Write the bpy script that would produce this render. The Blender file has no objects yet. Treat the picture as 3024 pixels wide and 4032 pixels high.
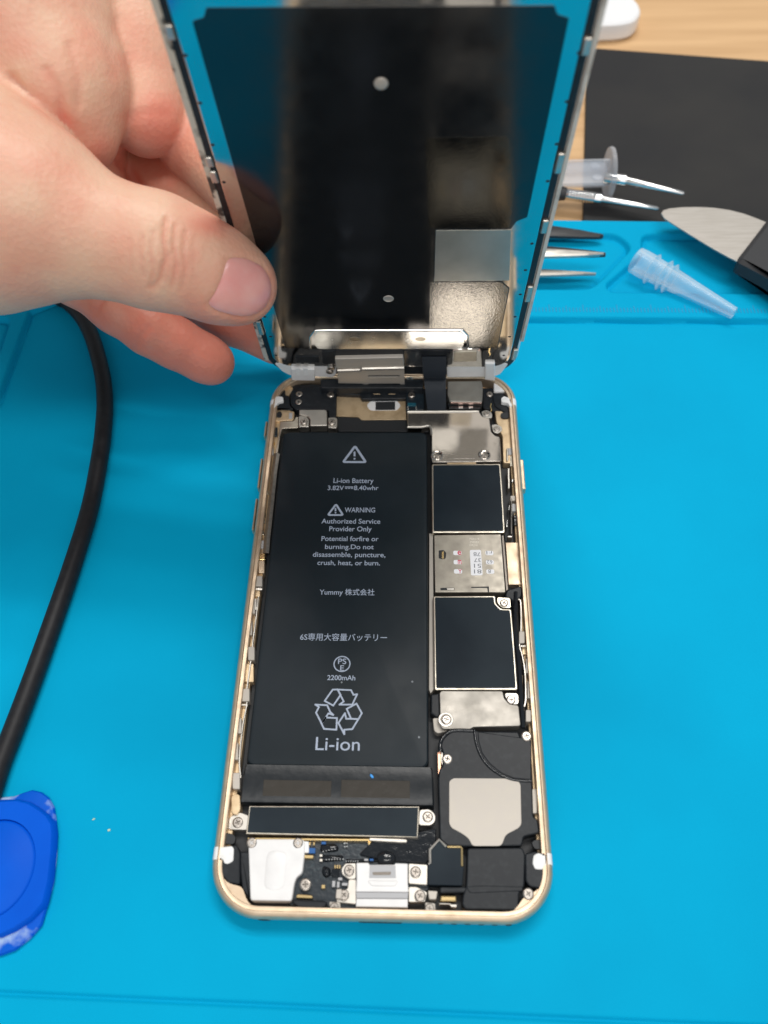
import bpy, math, random
import numpy as np
from mathutils import Vector, Matrix
from mathutils.geometry import tessellate_polygon

random.seed(4)
S = 0.001                                   # everything below is written in millimetres
scene = bpy.context.scene
COL = scene.collection
R_ = math.radians

# ------------------------------------------------------------------ camera
CAM_P = (0.57097696, 0.0685804053, -0.0526191648)   # pitch, yaw, roll
CAM_C = np.array([6.27469611, -20.6055340, 181.090365])
CAM_F = 3307.44                                     # focal length in photo pixels (3024 x 4032)


def cam_rot():
    a, y, r = CAM_P
    return (Matrix.Rotation(y, 3, 'Z') @ Matrix.Rotation(a, 3, 'X') @ Matrix.Rotation(r, 3, 'Z'))


CR = np.array(cam_rot())
cd = bpy.data.cameras.new('camera')
cam = bpy.data.objects.new('camera', cd)
COL.objects.link(cam)
cam.matrix_world = Matrix.Translation(Vector(CAM_C * S)) @ cam_rot().to_4x4()
cd.sensor_fit = 'VERTICAL'
cd.sensor_height = 36.0
cd.sensor_width = 27.0
cd.lens = CAM_F / 4032 * 36.0
cd.clip_start = 0.005
cd.clip_end = 50
cd.dof.use_dof = True
cd.dof.focus_distance = 0.198
cd.dof.aperture_fstop = 15.0
scene.camera = cam

# ------------------------------------------------------------------ room light
world = bpy.data.worlds.new('World')
scene.world = world
world.use_nodes = True
bg = world.node_tree.nodes['Background']
bg.inputs[0].default_value = (0.86, 0.93, 1.0, 1)
bg.inputs[1].default_value = 0.38


def area(name, loc, target, sx, sy, power, colr):
    l = bpy.data.lights.new(name, 'AREA')
    l.shape = 'RECTANGLE'
    l.size, l.size_y, l.energy, l.color = sx, sy, power, colr
    o = bpy.data.objects.new(name, l)
    COL.objects.link(o)
    o.location = loc
    o.rotation_euler = (Vector(target) - Vector(loc)).to_track_quat('-Z', 'Y').to_euler()
    return o


area('ceiling_lamp', (0.22, 0.70, 1.75), (0.02, 0.08, 0), 1.2, 0.10, 12.5, (1.0, 0.965, 0.92))
area('ceiling_lamp', (0.22, 1.02, 1.75), (0.02, 0.08, 0), 1.2, 0.10, 12.5, (1.0, 0.965, 0.92))
area('ceiling_lamp', (0.16, -0.56, 1.75), (0.02, 0.08, 0), 1.2, 0.30, 11.5, (1.0, 0.97, 0.93))
area('front_fill', (0.25, -1.55, 0.75), (0.0, 0.1, 0.02), 1.6, 1.0, 6.5, (1.0, 0.975, 0.95))  # added soft fill that brightens upright front faces, not an actual window

vs = scene.view_settings
vs.view_transform = 'Standard'
vs.look = 'None'
vs.exposure = 0.0
vs.gamma = 1.0
vs.use_curve_mapping = False
try:
    scene.cycles.max_bounces = 10
    scene.cycles.glossy_bounces = 6
    scene.cycles.transmission_bounces = 8
    scene.cycles.caustics_reflective = True
    scene.cycles.sample_clamp_indirect = 6.0
except Exception:
    pass

# ------------------------------------------------------------------ measuring: a spot on the photo -> a point on a real plane
ZONES = {'Z1': (1000, 1400, .66305), 'Z2': (800, 2700, .87402), 'Z3': (1600, 1500, .33153), 'Z4': (1600, 2100, .36160),
         'Z5': (950, 1650, .45208), 'Z6': (900, 2350, .48222), 'ZP': (1000, 1000, .72333), 'ZH': (0, 0, .72333),
         'ZPL': (600, 0, .5425), 'ZPR': (1500, 0, .5425), 'ZR': (2050, 400, .58710), 'ZB': (0, 2900, .5425),
         'ZC': (2200, 0, .49668), 'ZL': (0, 1100, .36166), 'ZT': (1020, 1400, .24111), 'ZU': (1380, 1400, .24111),
         'ZV': (1050, 3200, .30139), 'ZW': (1550, 3200, .42194), 'DD': (0, 0, 1.82278)}


def px(z, x, y):
    a = ZONES[z]
    return (a[0] + x * a[2], a[1] + y * a[2])


def ray(u):
    return CR @ np.array([(u[0] - 1512) / CAM_F, -(u[1] - 2016) / CAM_F, -1.0])


def W(z, x, y, h):
    d = ray(px(z, x, y))
    return CAM_C + (h - CAM_C[2]) / d[2] * d


def F(z, pts, h):
    return [tuple(W(z, a, b, h)[:2]) for a, b in pts]


def CP(z, x, y, depth):
    return CAM_C + depth * ray(px(z, x, y))


# the lifted screen stands on this plane
PO = np.array([-0.402520157, 135.825038, 6.99562285])
_t, _y, _s = 1.79826044, -0.00192713370, -0.00719074685
_u = np.array([math.cos(_y), math.sin(_y), 0]); _h = np.array([-math.sin(_y), math.cos(_y), 0])
_v = math.cos(_t) * _h + math.sin(_t) * np.array([0, 0, 1.])
PU = math.cos(_s) * _u + math.sin(_s) * _v
PV = -math.sin(_s) * _u + math.cos(_s) * _v
PN = np.cross(PU, PV)
PMAT = Matrix(((PU[0], PV[0], PN[0], PO[0]), (PU[1], PV[1], PN[1], PO[1]), (PU[2], PV[2], PN[2], PO[2]), (0, 0, 0, 1)))


def PP(z, x, y, w=0.0):
    d = ray(px(z, x, y))
    O = PO + w * PN
    X = CAM_C + ((O - CAM_C) @ PN) / (d @ PN) * d
    return (float((X - O) @ PU), float((X - O) @ PV))


def PF(z, pts, w=0.0):
    return [PP(z, a, b, w) for a, b in pts]


# ------------------------------------------------------------------ mesh helpers
def area2(p):
    return sum(p[i][0] * p[(i + 1) % len(p)][1] - p[(i + 1) % len(p)][0] * p[i][1] for i in range(len(p)))


def ccw(p):
    p = [tuple(map(float, q)) for q in p]
    return p if area2(p) > 0 else p[::-1]


def inset(p, d):
    n = len(p); out = []
    for i in range(n):
        a, b, c = Vector(p[i - 1]), Vector(p[i]), Vector(p[(i + 1) % n])
        e1, e2 = (b - a), (c - b)
        if e1.length < 1e-9 or e2.length < 1e-9:
            out.append(tuple(b)); continue
        e1.normalize(); e2.normalize()
        n1, n2 = Vector((-e1.y, e1.x)), Vector((-e2.y, e2.x))
        m = n1 + n2
        if m.length < 1e-6:
            out.append(tuple(b + n1 * d)); continue
        m.normalize()
        k = d / max(0.35, m.dot(n1))
        out.append(tuple(b + m * k))
    for it in range(3):                     # edges that would turn inside out collapse to a point
        for i in range(n):
            j = (i + 1) % n
            e0 = Vector(p[j]) - Vector(p[i]); e1 = Vector(out[j]) - Vector(out[i])
            if e1.length > 1e-7 and e0.dot(e1) < 0:
                m = (Vector(out[i]) + Vector(out[j])) / 2
                out[i] = out[j] = tuple(m)
    return out


def rnd(p, r, seg=4):
    """rounds the corners of an outline"""
    p = ccw(p); n = len(p); out = []
    rs = r if isinstance(r, (list, tuple)) else [r] * n
    for i in range(n):
        a, b, c = Vector(p[i - 1]), Vector(p[i]), Vector(p[(i + 1) % n])
        d1, d2 = a - b, c - b
        l1, l2 = d1.length, d2.length
        if l1 < 1e-6 or l2 < 1e-6: continue
        rr = min(rs[i], l1 * .45, l2 * .45)
        if rr < 0.02:
            out.append(tuple(b)); continue
        p0, p1 = b + d1 / l1 * rr, b + d2 / l2 * rr
        for k in range(seg + 1):
            t = k / seg
            q = (1 - t) ** 2 * p0 + 2 * t * (1 - t) * b + t * t * p1
            out.append((q.x, q.y))
    return out


def rect(x0, y0, x1, y1):
    return [(x0, y0), (x1, y0), (x1, y1), (x0, y1)]


def circ(cx, cy, r, n=24, ry=None, a0=0):
    ry = r if ry is None else ry
    return [(cx + r * math.cos(a0 + 2 * math.pi * i / n), cy + ry * math.sin(a0 + 2 * math.pi * i / n)) for i in range(n)]


def rrect(hx, hy, r, n=10, cx=0, cy=0):
    out = []
    for sx, sy, a in ((1, 1, 0), (-1, 1, 90), (-1, -1, 180), (1, -1, 270)):
        for k in range(n + 1):
            t = R_(a + 90 * k / n)
            out.append((cx + sx * (hx - r) + r * math.cos(t), cy + sy * (hy - r) + r * math.sin(t)))
    return out


class MB:
    def __init__(s):
        s.v = []; s.f = []

    def add(s, v, f):
        o = len(s.v)
        s.v += [tuple(map(float, q)) for q in v]
        s.f += [tuple(i + o for i in q) for q in f]
        return s

    def loft(s, rings, cap0=True, cap1=True):
        n = len(rings[0]); v = [q for r in rings for q in r]; f = []
        for k in range(len(rings) - 1):
            for i in range(n):
                j = (i + 1) % n
                f.append((k * n + i, k * n + j, (k + 1) * n + j, (k + 1) * n + i))
        if cap0: f.append(tuple(range(n))[::-1])
        if cap1: f.append(tuple((len(rings) - 1) * n + i for i in range(n)))
        return s.add(v, f)

    def prism(s, p, z0, z1, bev=0.12):
        p = ccw(p)
        if bev <= 0:
            return s.loft([[(*q, z0) for q in p], [(*q, z1) for q in p]])
        a = inset(p, bev * .35); b = inset(p, bev)
        return s.loft([[(*q, z0) for q in p], [(*q, z1 - bev) for q in p], [(*q, z1 - bev * .3) for q in a], [(*q, z1) for q in b]])

    def holed(s, outer, holes, z0, z1):
        """a plate with see-through holes"""
        loops = [ccw(outer)] + [ccw(h)[::-1] for h in holes]
        flat = [q for l in loops for q in l]; N = len(flat)
        tri = tessellate_polygon([[Vector((*q, 0)) for q in l] for l in loops])
        v = [(*q, z1) for q in flat] + [(*q, z0) for q in flat]; f = []
        for t in tri:
            a, b, c = (flat[i] for i in t)
            if (b[0] - a[0]) * (c[1] - a[1]) - (c[0] - a[0]) * (b[1] - a[1]) < 0: t = t[::-1]
            f.append(tuple(t)); f.append(tuple(i + N for i in t[::-1]))
        o = 0
        for l in loops:
            n = len(l)
            for i in range(n):
                j = (i + 1) % n
                f.append((o + N + i, o + N + j, o + j, o + i))
            o += n
        return s.add(v, f)

    def box(s, x0, y0, z0, x1, y1, z1, bev=0.1):
        return s.prism(rect(min(x0, x1), min(y0, y1), max(x0, x1), max(y0, y1)), z0, z1, bev)

    def tube(s, pts, r, n=12, caps=True, flat=1.0):
        pts = [Vector(p) for p in pts]; rs = r if isinstance(r, (list, tuple)) else [r] * len(pts)
        rings = []; up = Vector((0, 0, 1))
        for i, p in enumerate(pts):
            t = (pts[min(i + 1, len(pts) - 1)] - pts[max(i - 1, 0)]).normalized()
            if abs(t.dot(up)) > .95: up = Vector((1, 0, 0))
            a = t.cross(up).normalized(); b = a.cross(t).normalized()
            rings.append([tuple(p + rs[i] * (a * math.cos(2 * math.pi * k / n) + b * flat * math.sin(2 * math.pi * k / n))) for k in range(n)])
        return s.loft([r_[::-1] for r_ in rings], caps, caps)

    def lathe(s, base, axis, prof, n=32, caps=True):
        """prof = (distance along the axis, radius)"""
        base, ax = Vector(base), Vector(axis).normalized()
        a = ax.orthogonal().normalized(); b = ax.cross(a)
        rings = [[tuple(base + ax * d + r * (a * math.cos(2 * math.pi * k / n) + b * math.sin(2 * math.pi * k / n))) for k in range(n)] for d, r in prof]
        return s.loft(rings, caps, caps)

    def xf(s, M):
        s.v = [tuple(M @ Vector(q)) for q in s.v]
        return s

    def mesh(s, name, sharp=23):
        me = bpy.data.meshes.new(name)
        me.from_pydata([(a * S, b * S, c * S) for a, b, c in s.v], [], s.f)
        me.validate()
        me.shade_smooth()
        me.set_sharp_from_angle(angle=R_(sharp))
        me.update()
        return me


def obj(name, mb, mat, parent=None, sharp=23):
    me = mb.mesh(name, sharp) if isinstance(mb, MB) else mb
    o = bpy.data.objects.new(name, me)
    COL.objects.link(o)
    if mat: me.materials.clear(); me.materials.append(mat)
    if parent:
        o.parent = parent
        o.matrix_parent_inverse = Matrix.Translation(-parent.location) if parent.type == 'EMPTY' else Matrix.Identity(4)
    return o


def tag(o, label, cat, group=None, kind=None):
    if label: o['label'] = label
    if cat: o['category'] = cat
    if group: o['group'] = group
    if kind: o['kind'] = kind
    return o


def thing(name, loc, label, cat, group=None):
    o = bpy.data.objects.new(name, None)
    o.empty_display_size = .01
    COL.objects.link(o)
    o.location = Vector(loc) * S
    return tag(o, label, cat, group)


# ------------------------------------------------------------------ materials
def mat(name, col, rough=.5, metal=0., noise=None, bump=None, spec=None, coat=0., ior=None, sss=None, trans=0., streak=None, rn=None, dust=None):
    """noise=(scale per mm, colour 2, low, high); bump=(scale per mm, strength, distance mm); rn=(scale, rough lo, rough hi); dust=(scale, size, colour)"""
    m = bpy.data.materials.new(name); m.use_nodes = True
    nt = m.node_tree; N, L = nt.nodes, nt.links
    b = N['Principled BSDF']
    b.inputs['Base Color'].default_value = (*col, 1)
    b.inputs['Roughness'].default_value = rough
    b.inputs['Metallic'].default_value = metal
    if spec is not None: b.inputs['Specular IOR Level'].default_value = spec
    if coat: b.inputs['Coat Weight'].default_value = coat; b.inputs['Coat Roughness'].default_value = .08
    if ior: b.inputs['IOR'].default_value = ior
    if trans: b.inputs['Transmission Weight'].default_value = trans
    if sss:
        b.inputs['Subsurface Weight'].default_value = sss[0]
        b.inputs['Subsurface Radius'].default_value = sss[1]
        b.inputs['Subsurface Scale'].default_value = sss[2]
    tc = N.new('ShaderNodeTexCoord'); co = tc.outputs['Object']
    if streak:
        mp = N.new('ShaderNodeMapping'); mp.inputs['Scale'].default_value = streak
        L.new(co, mp.inputs['Vector']); co2 = mp.outputs['Vector']
    else:
        co2 = co

    def nz(sc, detail=4, v=None):
        t = N.new('ShaderNodeTexNoise'); t.inputs['Scale'].default_value = sc * 1000; t.inputs['Detail'].default_value = detail
        L.new(v or co2, t.inputs['Vector']); return t.outputs['Fac']
    colout = None
    if noise:
        sc, c2, lo, hi = noise
        r = N.new('ShaderNodeMapRange'); r.inputs['From Min'].default_value = lo; r.inputs['From Max'].default_value = hi
        L.new(nz(sc), r.inputs['Value'])
        mx = N.new('ShaderNodeMix'); mx.data_type = 'RGBA'
        mx.inputs['A'].default_value = (*col, 1); mx.inputs['B'].default_value = (*c2, 1)
        L.new(r.outputs['Result'], mx.inputs['Factor']); colout = mx.outputs['Result']
    if dust:
        sc, size, dc = dust
        vo = N.new('ShaderNodeTexVoronoi'); vo.inputs['Scale'].default_value = sc * 1000
        L.new(co, vo.inputs['Vector'])
        lt = N.new('ShaderNodeMath'); lt.operation = 'LESS_THAN'; lt.inputs[1].default_value = size
        L.new(vo.outputs['Distance'], lt.inputs[0])
        gt = N.new('ShaderNodeMath'); gt.operation = 'GREATER_THAN'; gt.inputs[1].default_value = .72
        sx = N.new('ShaderNodeSeparateColor'); L.new(vo.outputs['Color'], sx.inputs['Color']); L.new(sx.outputs['Red'], gt.inputs[0])
        mu = N.new('ShaderNodeMath'); mu.operation = 'MULTIPLY'; L.new(lt.outputs[0], mu.inputs[0]); L.new(gt.outputs[0], mu.inputs[1])
        mx = N.new('ShaderNodeMix'); mx.data_type = 'RGBA'
        mx.inputs['A'].default_value = (*col, 1); mx.inputs['B'].default_value = (*dc, 1)
        if colout: L.new(colout, mx.inputs['A'])
        L.new(mu.outputs[0], mx.inputs['Factor']); colout = mx.outputs['Result']
    if colout: L.new(colout, b.inputs['Base Color'])
    if rn:
        r = N.new('ShaderNodeMapRange'); r.inputs['From Min'].default_value = .3; r.inputs['From Max'].default_value = .7
        r.inputs['To Min'].default_value = rn[1]; r.inputs['To Max'].default_value = rn[2]
        L.new(nz(rn[0]), r.inputs['Value']); L.new(r.outputs['Result'], b.inputs['Roughness'])
    if bump:
        bp = N.new('ShaderNodeBump'); bp.inputs['Strength'].default_value = bump[1]; bp.inputs['Distance'].default_value = bump[2] * S
        L.new(nz(bump[0], 3), bp.inputs['Height']); L.new(bp.outputs['Normal'], b.inputs['Normal'])
    return m


M = {}
M['mat'] = mat('blue_silicone', (0.0, .372, .622), .65, noise=(.018, (0.0, .325, .56), .30, .68), bump=(3.0, .12, .05), spec=.05, dust=(.09, .016, (.35, .62, .75)))
M['mat_mark'] = mat('blue_silicone_mark', (0.0, .235, .45), .55)
M['gold'] = mat('gold_anodised', (.68, .535, .385), .46, .8, noise=(.5, (.60, .455, .315), .4, .75), bump=(9, .08, .03), rn=(.35, .36, .54))
M['gold_in'] = mat('gold_inner', (.72, .55, .35), .42, .65, noise=(.35, (.55, .40, .24), .45, .7), rn=(.6, .35, .55))
M['gold_shiny'] = mat('gold_contact', (.85, .62, .30), .25, 1.)
M['steel'] = mat('steel_plate', (.60, .565, .51), .40, 1., noise=(.22, (.53, .50, .45), .4, .7), bump=(.25, .10, .25), rn=(.3, .34, .5))
M['steel_mirror'] = mat('steel_polished', (.52, .47, .415), .10, 1., bump=(.10, .04, .3), rn=(.4, .09, .17))
M['steel_matte'] = mat('steel_satin', (.55, .51, .46), .66, .75, noise=(.5, (.56, .52, .46), .4, .7), bump=(4, .05, .02))
M['nickel'] = mat('nickel_shield', (.60, .55, .46), .36, 1., noise=(.4, (.50, .45, .37), .4, .7), rn=(.5, .28, .46))
M['frame_mirror'] = mat('screen_frame_steel', (.58, .57, .55), .09, 1., bump=(.12, .05, .3), rn=(.3, .05, .12))
M['screw'] = mat('screw_steel', (.50, .45, .40), .34, 1., noise=(1.2, (.38, .34, .30), .45, .7))
M['screw_in'] = mat('darkened_steel', (.18, .16, .14), .4, 1.)  # darker copy of the screw steel, recess shade put into its colour
M['black'] = mat('black_plastic', (.010, .0125, .016), .42, spec=.3, bump=(2.5, .15, .05), noise=(.8, (.022, .026, .03), .5, .8))
M['black_gloss'] = mat('black_gloss_resin', (.008, .010, .013), .14, bump=(.8, .35, .25))
M['black_matte'] = mat('black_matte', (.014, .016, .019), .55, bump=(3, .15, .04))
M['film'] = mat('shield_film', (.007, .0135, .0205), .52, spec=.16, noise=(.05, (.014, .023, .031), .4, .6), bump=(6, .06, .02), dust=(.16, .03, (.16, .18, .2)))
M['cell'] = mat('battery_wrap', (.0065, .0125, .0170), .45, spec=.26, noise=(.05, (.0105, .0175, .0235), .4, .65), bump=(.22, .10, .25), rn=(.08, .38, .54), dust=(.13, .03, (.2, .22, .24)))
M['cell_tape'] = mat('battery_tape', (.010, .013, .016), .32, spec=.35, bump=(.5, .30, .2), noise=(.3, (.018, .021, .024), .45, .7))
M['tape_window'] = mat('battery_tape_window', (.044, .038, .030), .22, bump=(.35, .5, .25), noise=(.25, (.05, .043, .035), .45, .75))
M['ink'] = mat('print_ink', (.40, .46, .57), .5, noise=(3, (.33, .385, .48), .4, .7))
M['white'] = mat('white_plastic', (.80, .79, .78), .40, noise=(.3, (.74, .73, .72), .45, .75))
M['white_band'] = mat('white_antenna_band', (.82, .82, .81), .5, noise=(.9, (.70, .69, .66), .5, .75), bump=(1.5, .3, .1))
M['white_glass'] = mat('white_bezel', (.78, .77, .75), .22, coat=.3)
M['grey'] = mat('grey_plastic', (.42, .42, .43), .4)
M['sticker'] = mat('white_sticker', (.86, .86, .88), .5)
M['red_ink'] = mat('red_ink', (.62, .03, .08), .5)
M['grey_ink'] = mat('grey_ink', (.17, .18, .2), .5)
M['etch'] = mat('etched_mark', (.78, .74, .66), .6, .6)
M['cover_steel'] = mat('bright_steel_cover', (.80, .80, .77), .22, 1., bump=(.1, .06, .3), rn=(.3, .16, .28))
M['worn_rail'] = mat('worn_cream_rail', (.55, .50, .42), .45, noise=(.22, (.05, .045, .04), .50, .58), bump=(.8, .3, .2))
M['flex'] = mat('flex_black', (.018, .024, .033), .40, bump=(.7, .15, .1))
M['panel_film'] = mat('screen_black_film', (.004, .005, .006), .10, ior=1.62, bump=(.5, .05, .05), rn=(.25, .10, .18))
M['crinkle'] = mat('crinkled_black_tape', (.24, .235, .22), .10, 1., bump=(2.1, .8, .07))
M['crinkle_soft'] = mat('rippled_black_tape', (.085, .083, .075), .10, 1., bump=(2.2, .35, .03), rn=(.3, .07, .16))
M['amber'] = mat('amber_flex', (.50, .27, .05), .35)
M['pcb'] = mat('circuit_board', (.010, .018, .026), .32, bump=(1.2, .4, .15), noise=(1.5, (.03, .05, .06), .55, .75))
M['solder'] = mat('solder', (.70, .70, .68), .25, 1.)
M['blue_part'] = mat('blue_component', (.01, .10, .32), .3)
M['wood'] = mat('light_wood', (.68, .43, .215), .45, noise=(.10, (.545, .325, .15), .35, .68), streak=(.10, 1.6, 1), bump=(.3, .06, .1), rn=(.1, .38, .55))
M['pad'] = mat('black_pad', (.019, .019, .020), .72, spec=.25, noise=(.02, (.026, .025, .024), .4, .6), bump=(4, .25, .06), dust=(.05, .02, (.2, .2, .2)))
M['rubber'] = mat('black_rubber', (.010, .010, .012), .5, spec=.3, bump=(3, .15, .06), noise=(.6, (.015, .015, .017), .4, .7), dust=(.12, .03, (.14, .14, .14)))
M['pick'] = mat('blue_plastic', (.0, .085, .58), .5, spec=.1, noise=(.06, (.0, .105, .66), .35, .65), bump=(1.5, .1, .06))
M['pick_worn'] = mat('worn_blue_plastic', (.0, .095, .58), .5, spec=.1, noise=(.16, (.34, .47, .72), .53, .66), bump=(.5, .5, .2))
M['chrome'] = mat('chrome_shaft', (.80, .79, .77), .14, 1., rn=(.5, .10, .22))
M['blade'] = mat('brushed_blade', (.50, .465, .42), .48, .8, streak=(.15, 1.5, 1), bump=(2, .25, .04), noise=(.8, (.44, .405, .36), .4, .7))
M['handle'] = mat('tool_handle', (.020, .020, .022), .5, bump=(2.5, .2, .06))
M['card'] = mat('white_case', (.84, .84, .84), .35, coat=.2)
M['nail'] = mat('nail', (.74, .31, .28), .30, sss=(.25, (1, .4, .3), .0015), coat=.1, noise=(.12, (.79, .43, .38), .45, .75))


def milky(name, col, lo, hi, rough):
    m = bpy.data.materials.new(name); m.use_nodes = True
    nt = m.node_tree; N, L = nt.nodes, nt.links
    b = N['Principled BSDF']; b.inputs['Base Color'].default_value = (*col, 1); b.inputs['Roughness'].default_value = rough
    tr = N.new('ShaderNodeBsdfTransparent'); tr.inputs['Color'].default_value = (.97, .98, 1, 1)
    lw = N.new('ShaderNodeLayerWeight'); lw.inputs['Blend'].default_value = .28
    r = N.new('ShaderNodeMapRange'); r.inputs['To Min'].default_value = lo; r.inputs['To Max'].default_value = hi
    L.new(lw.outputs['Facing'], r.inputs['Value'])
    mx = N.new('ShaderNodeMixShader'); L.new(r.outputs['Result'], mx.inputs['Fac']); L.new(tr.outputs[0], mx.inputs[1]); L.new(b.outputs[0], mx.inputs[2])
    L.new(mx.outputs[0], N['Material Output'].inputs['Surface'])
    return m


M['clear'] = milky('milky_plastic', (.88, .95, .97), .07, .80, .12)
M['clear_syringe'] = milky('frosted_plastic', (.72, .74, .77), .20, .66, .30)


def skin():
    m = bpy.data.materials.new('skin'); m.use_nodes = True
    nt = m.node_tree; N, L = nt.nodes, nt.links
    b = N['Principled BSDF']
    b.inputs['Roughness'].default_value = .47
    b.inputs['Specular IOR Level'].default_value = .38
    b.inputs['Subsurface Weight'].default_value = .25
    b.inputs['Subsurface Radius'].default_value = (1.0, .36, .22)
    b.inputs['Subsurface Scale'].default_value = .0028
    tc = N.new('ShaderNodeTexCoord')
    a = N.new('ShaderNodeAttribute'); a.attribute_name = 'flush'
    n1 = N.new('ShaderNodeTexNoise'); n1.inputs['Scale'].default_value = 95; n1.inputs['Detail'].default_value = 5
    L.new(tc.outputs['Object'], n1.inputs['Vector'])
    ad = N.new('ShaderNodeMath'); ad.operation = 'MULTIPLY_ADD'; ad.inputs[1].default_value = 1.5; ad.inputs[2].default_value = -.54
    L.new(n1.outputs['Fac'], ad.inputs[0])
    sm = N.new('ShaderNodeMath'); sm.operation = 'ADD'; sm.use_clamp = True
    L.new(ad.outputs[0], sm.inputs[0]); L.new(a.outputs['Fac'], sm.inputs[1])
    mx = N.new('ShaderNodeMix'); mx.data_type = 'RGBA'
    mx.inputs['A'].default_value = (.715, .45, .315, 1); mx.inputs['B'].default_value = (.67, .225, .155, 1)
    L.new(sm.outputs[0], mx.inputs['Factor']); L.new(mx.outputs['Result'], b.inputs['Base Color'])
    vo = N.new('ShaderNodeTexVoronoi'); vo.inputs['Scale'].default_value = 950
    L.new(tc.outputs['Object'], vo.inputs['Vector'])
    n2 = N.new('ShaderNodeTexNoise'); n2.inputs['Scale'].default_value = 600; n2.inputs['Detail'].default_value = 4
    L.new(tc.outputs['Object'], n2.inputs['Vector'])
    s2 = N.new('ShaderNodeMath'); s2.operation = 'ADD'
    L.new(vo.outputs['Distance'], s2.inputs[0]); L.new(n2.outputs['Fac'], s2.inputs[1])
    bp = N.new('ShaderNodeBump'); bp.inputs['Strength'].default_value = .36; bp.inputs['Distance'].default_value = .00022
    L.new(s2.outputs[0], bp.inputs['Height']); L.new(bp.outputs['Normal'], b.inputs['Normal'])
    return m


M['skin'] = skin()

# ================================================================== SETTING
TABLE = -2.6
t = obj('tabletop', MB().box(-700, -500, TABLE - 25, 800, 900, TABLE, 1), M['wood'])
tag(t, 'light wooden tabletop with fine straight grain under the mat', 'table', kind='structure')

# ================================================================== WORK MAT (one sheet with raised border and recessed trays)
def sdf_poly(X, Y, poly):
    d = np.full(X.shape, 1e9); inside = np.zeros(X.shape, bool); n = len(poly)
    for i in range(n):
        ax, ay = poly[i]; bx, by = poly[(i + 1) % n]
        ex, ey = bx - ax, by - ay
        tt = np.clip(((X - ax) * ex + (Y - ay) * ey) / (ex * ex + ey * ey + 1e-12), 0, 1)
        d = np.minimum(d, np.hypot(X - ax - tt * ex, Y - ay - tt * ey))
        c = ((ay > Y) != (by > Y))
        with np.errstate(divide='ignore', invalid='ignore'):
            xi = ex * (Y - ay) / (ey if abs(ey) > 1e-12 else 1e-12) + ax
        inside ^= (c & (X < xi))
    return np.where(inside, -d, d)


def step(d, w):
    t_ = np.clip((w - d) / (2 * w), 0, 1)
    return t_ * t_ * (3 - 2 * t_)


def build_mat():
    x0, x1, nx, ny = -190., 190., 560, 380
    xs = np.concatenate([np.linspace(-190, -126, 40, False), np.linspace(-126, -84, 150, False), np.linspace(-84, 30, 110, False), np.linspace(30, 122, 230, False), np.linspace(122, 190, 30)]); nx = len(xs)
    # rows packed where the steps are
    ys = np.concatenate([np.linspace(0, .035, 60, False), np.linspace(.035, .66, 110, False), np.linspace(.66, 1, ny - 170)])
    Xg, Tg = np.meshgrid(xs, ys)
    ynear = -18.9 - .012 * (Xg + 70); yfar = 206.6 - .03 * (Xg - 66)
    Y = ynear + (yfar - ynear) * Tg; X = Xg
    Hm = np.zeros_like(X)
    BH = 1.5
    far = [(-45, 164.4), (220, 161.0), (220, 260), (-220, 260), (-220, 172), (-100, 174), (-60, 168)]
    leftp = [tuple(W('ZL', a, b, 0)[:2]) for a, b in ((660, 250), (340, 380), (270, 560), (60, 1150), (0, 1330))]
    leftp = leftp + [(leftp[-1][0] - 14, leftp[-1][1] - 90), (-230, 0), (-230, 260), (-60, 260)]
    near = [(-230, -13.2), (-72, -13.3), (58, -15.3), (230, -17.6), (230, -60), (-230, -60)]
    d = np.minimum(sdf_poly(X, Y, far), sdf_poly(X, Y, leftp))
    Hm -= .65 * np.exp(-(sdf_poly(X, Y, near) / .5) ** 2)
    Hm += BH * step(d, .5) - .55 * np.exp(-((d - .3) / .5) ** 2)
    pocks = [rnd(F('ZR', [(-500, 895), (640, 895), (745, 985), (545, 1190), (470, 1262), (-500, 1262)], 1), 3),
             rnd(F('ZR', [(812, 900), (2600, 885), (2600, 1300), (600, 1282), (570, 1235), (815, 1030)], 1), 3),
             rnd(F('ZL', [(-700, 425), (60, 425), (110, 460), (75, 570), (20, 740), (-40, 900), (-700, 900)], 1), 3)]
    for p in pocks:
        dp = sdf_poly(X, Y, p)
        Hm -= 1.6 * step(dp, .6) + .5 * np.exp(-((dp + .6) / .6) ** 2)
    v = np.stack([X, Y, Hm], -1).reshape(-1, 3)
    idx = np.arange(nx * ny).reshape(ny, nx)
    f = np.stack([idx[:-1, :-1], idx[:-1, 1:], idx[1:, 1:], idx[1:, :-1]], -1).reshape(-1, 4)
    b = MB(); b.v = [tuple(q) for q in v.tolist()]; b.f = [tuple(q) for q in f.tolist()]
    # skirt down to the table
    rim = list(idx[0, :]) + list(idx[1:, -1]) + list(idx[-1, -2::-1]) + list(idx[-2:0:-1, 0])
    o = len(b.v); b.v += [(b.v[i][0], b.v[i][1], TABLE + .02) for i in rim]
    n = len(rim)
    for i in range(n):
        j = (i + 1) % n
        b.f.append((rim[i], o + i, o + j, rim[j]))
    return b


wm = obj('work_mat', build_mat(), M['mat'], sharp=60)
tag(wm, 'bright blue silicone work mat with raised border and ruler under the phone', 'mat')
rb = MB()
yr = 165.6
for i in range(0, 118):
    x = 36 + i * 1.0
    ln = 3.1 if i % 10 == 0 else (2.5 if i % 5 == 0 else 1.8)
    y = yr - .013 * (x - 40)
    rb.box(x - .14, y, 1.4, x + .14, y + ln, 1.57, .04)
obj('ruler_marks', rb, M['mat_mark'], wm)

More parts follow.
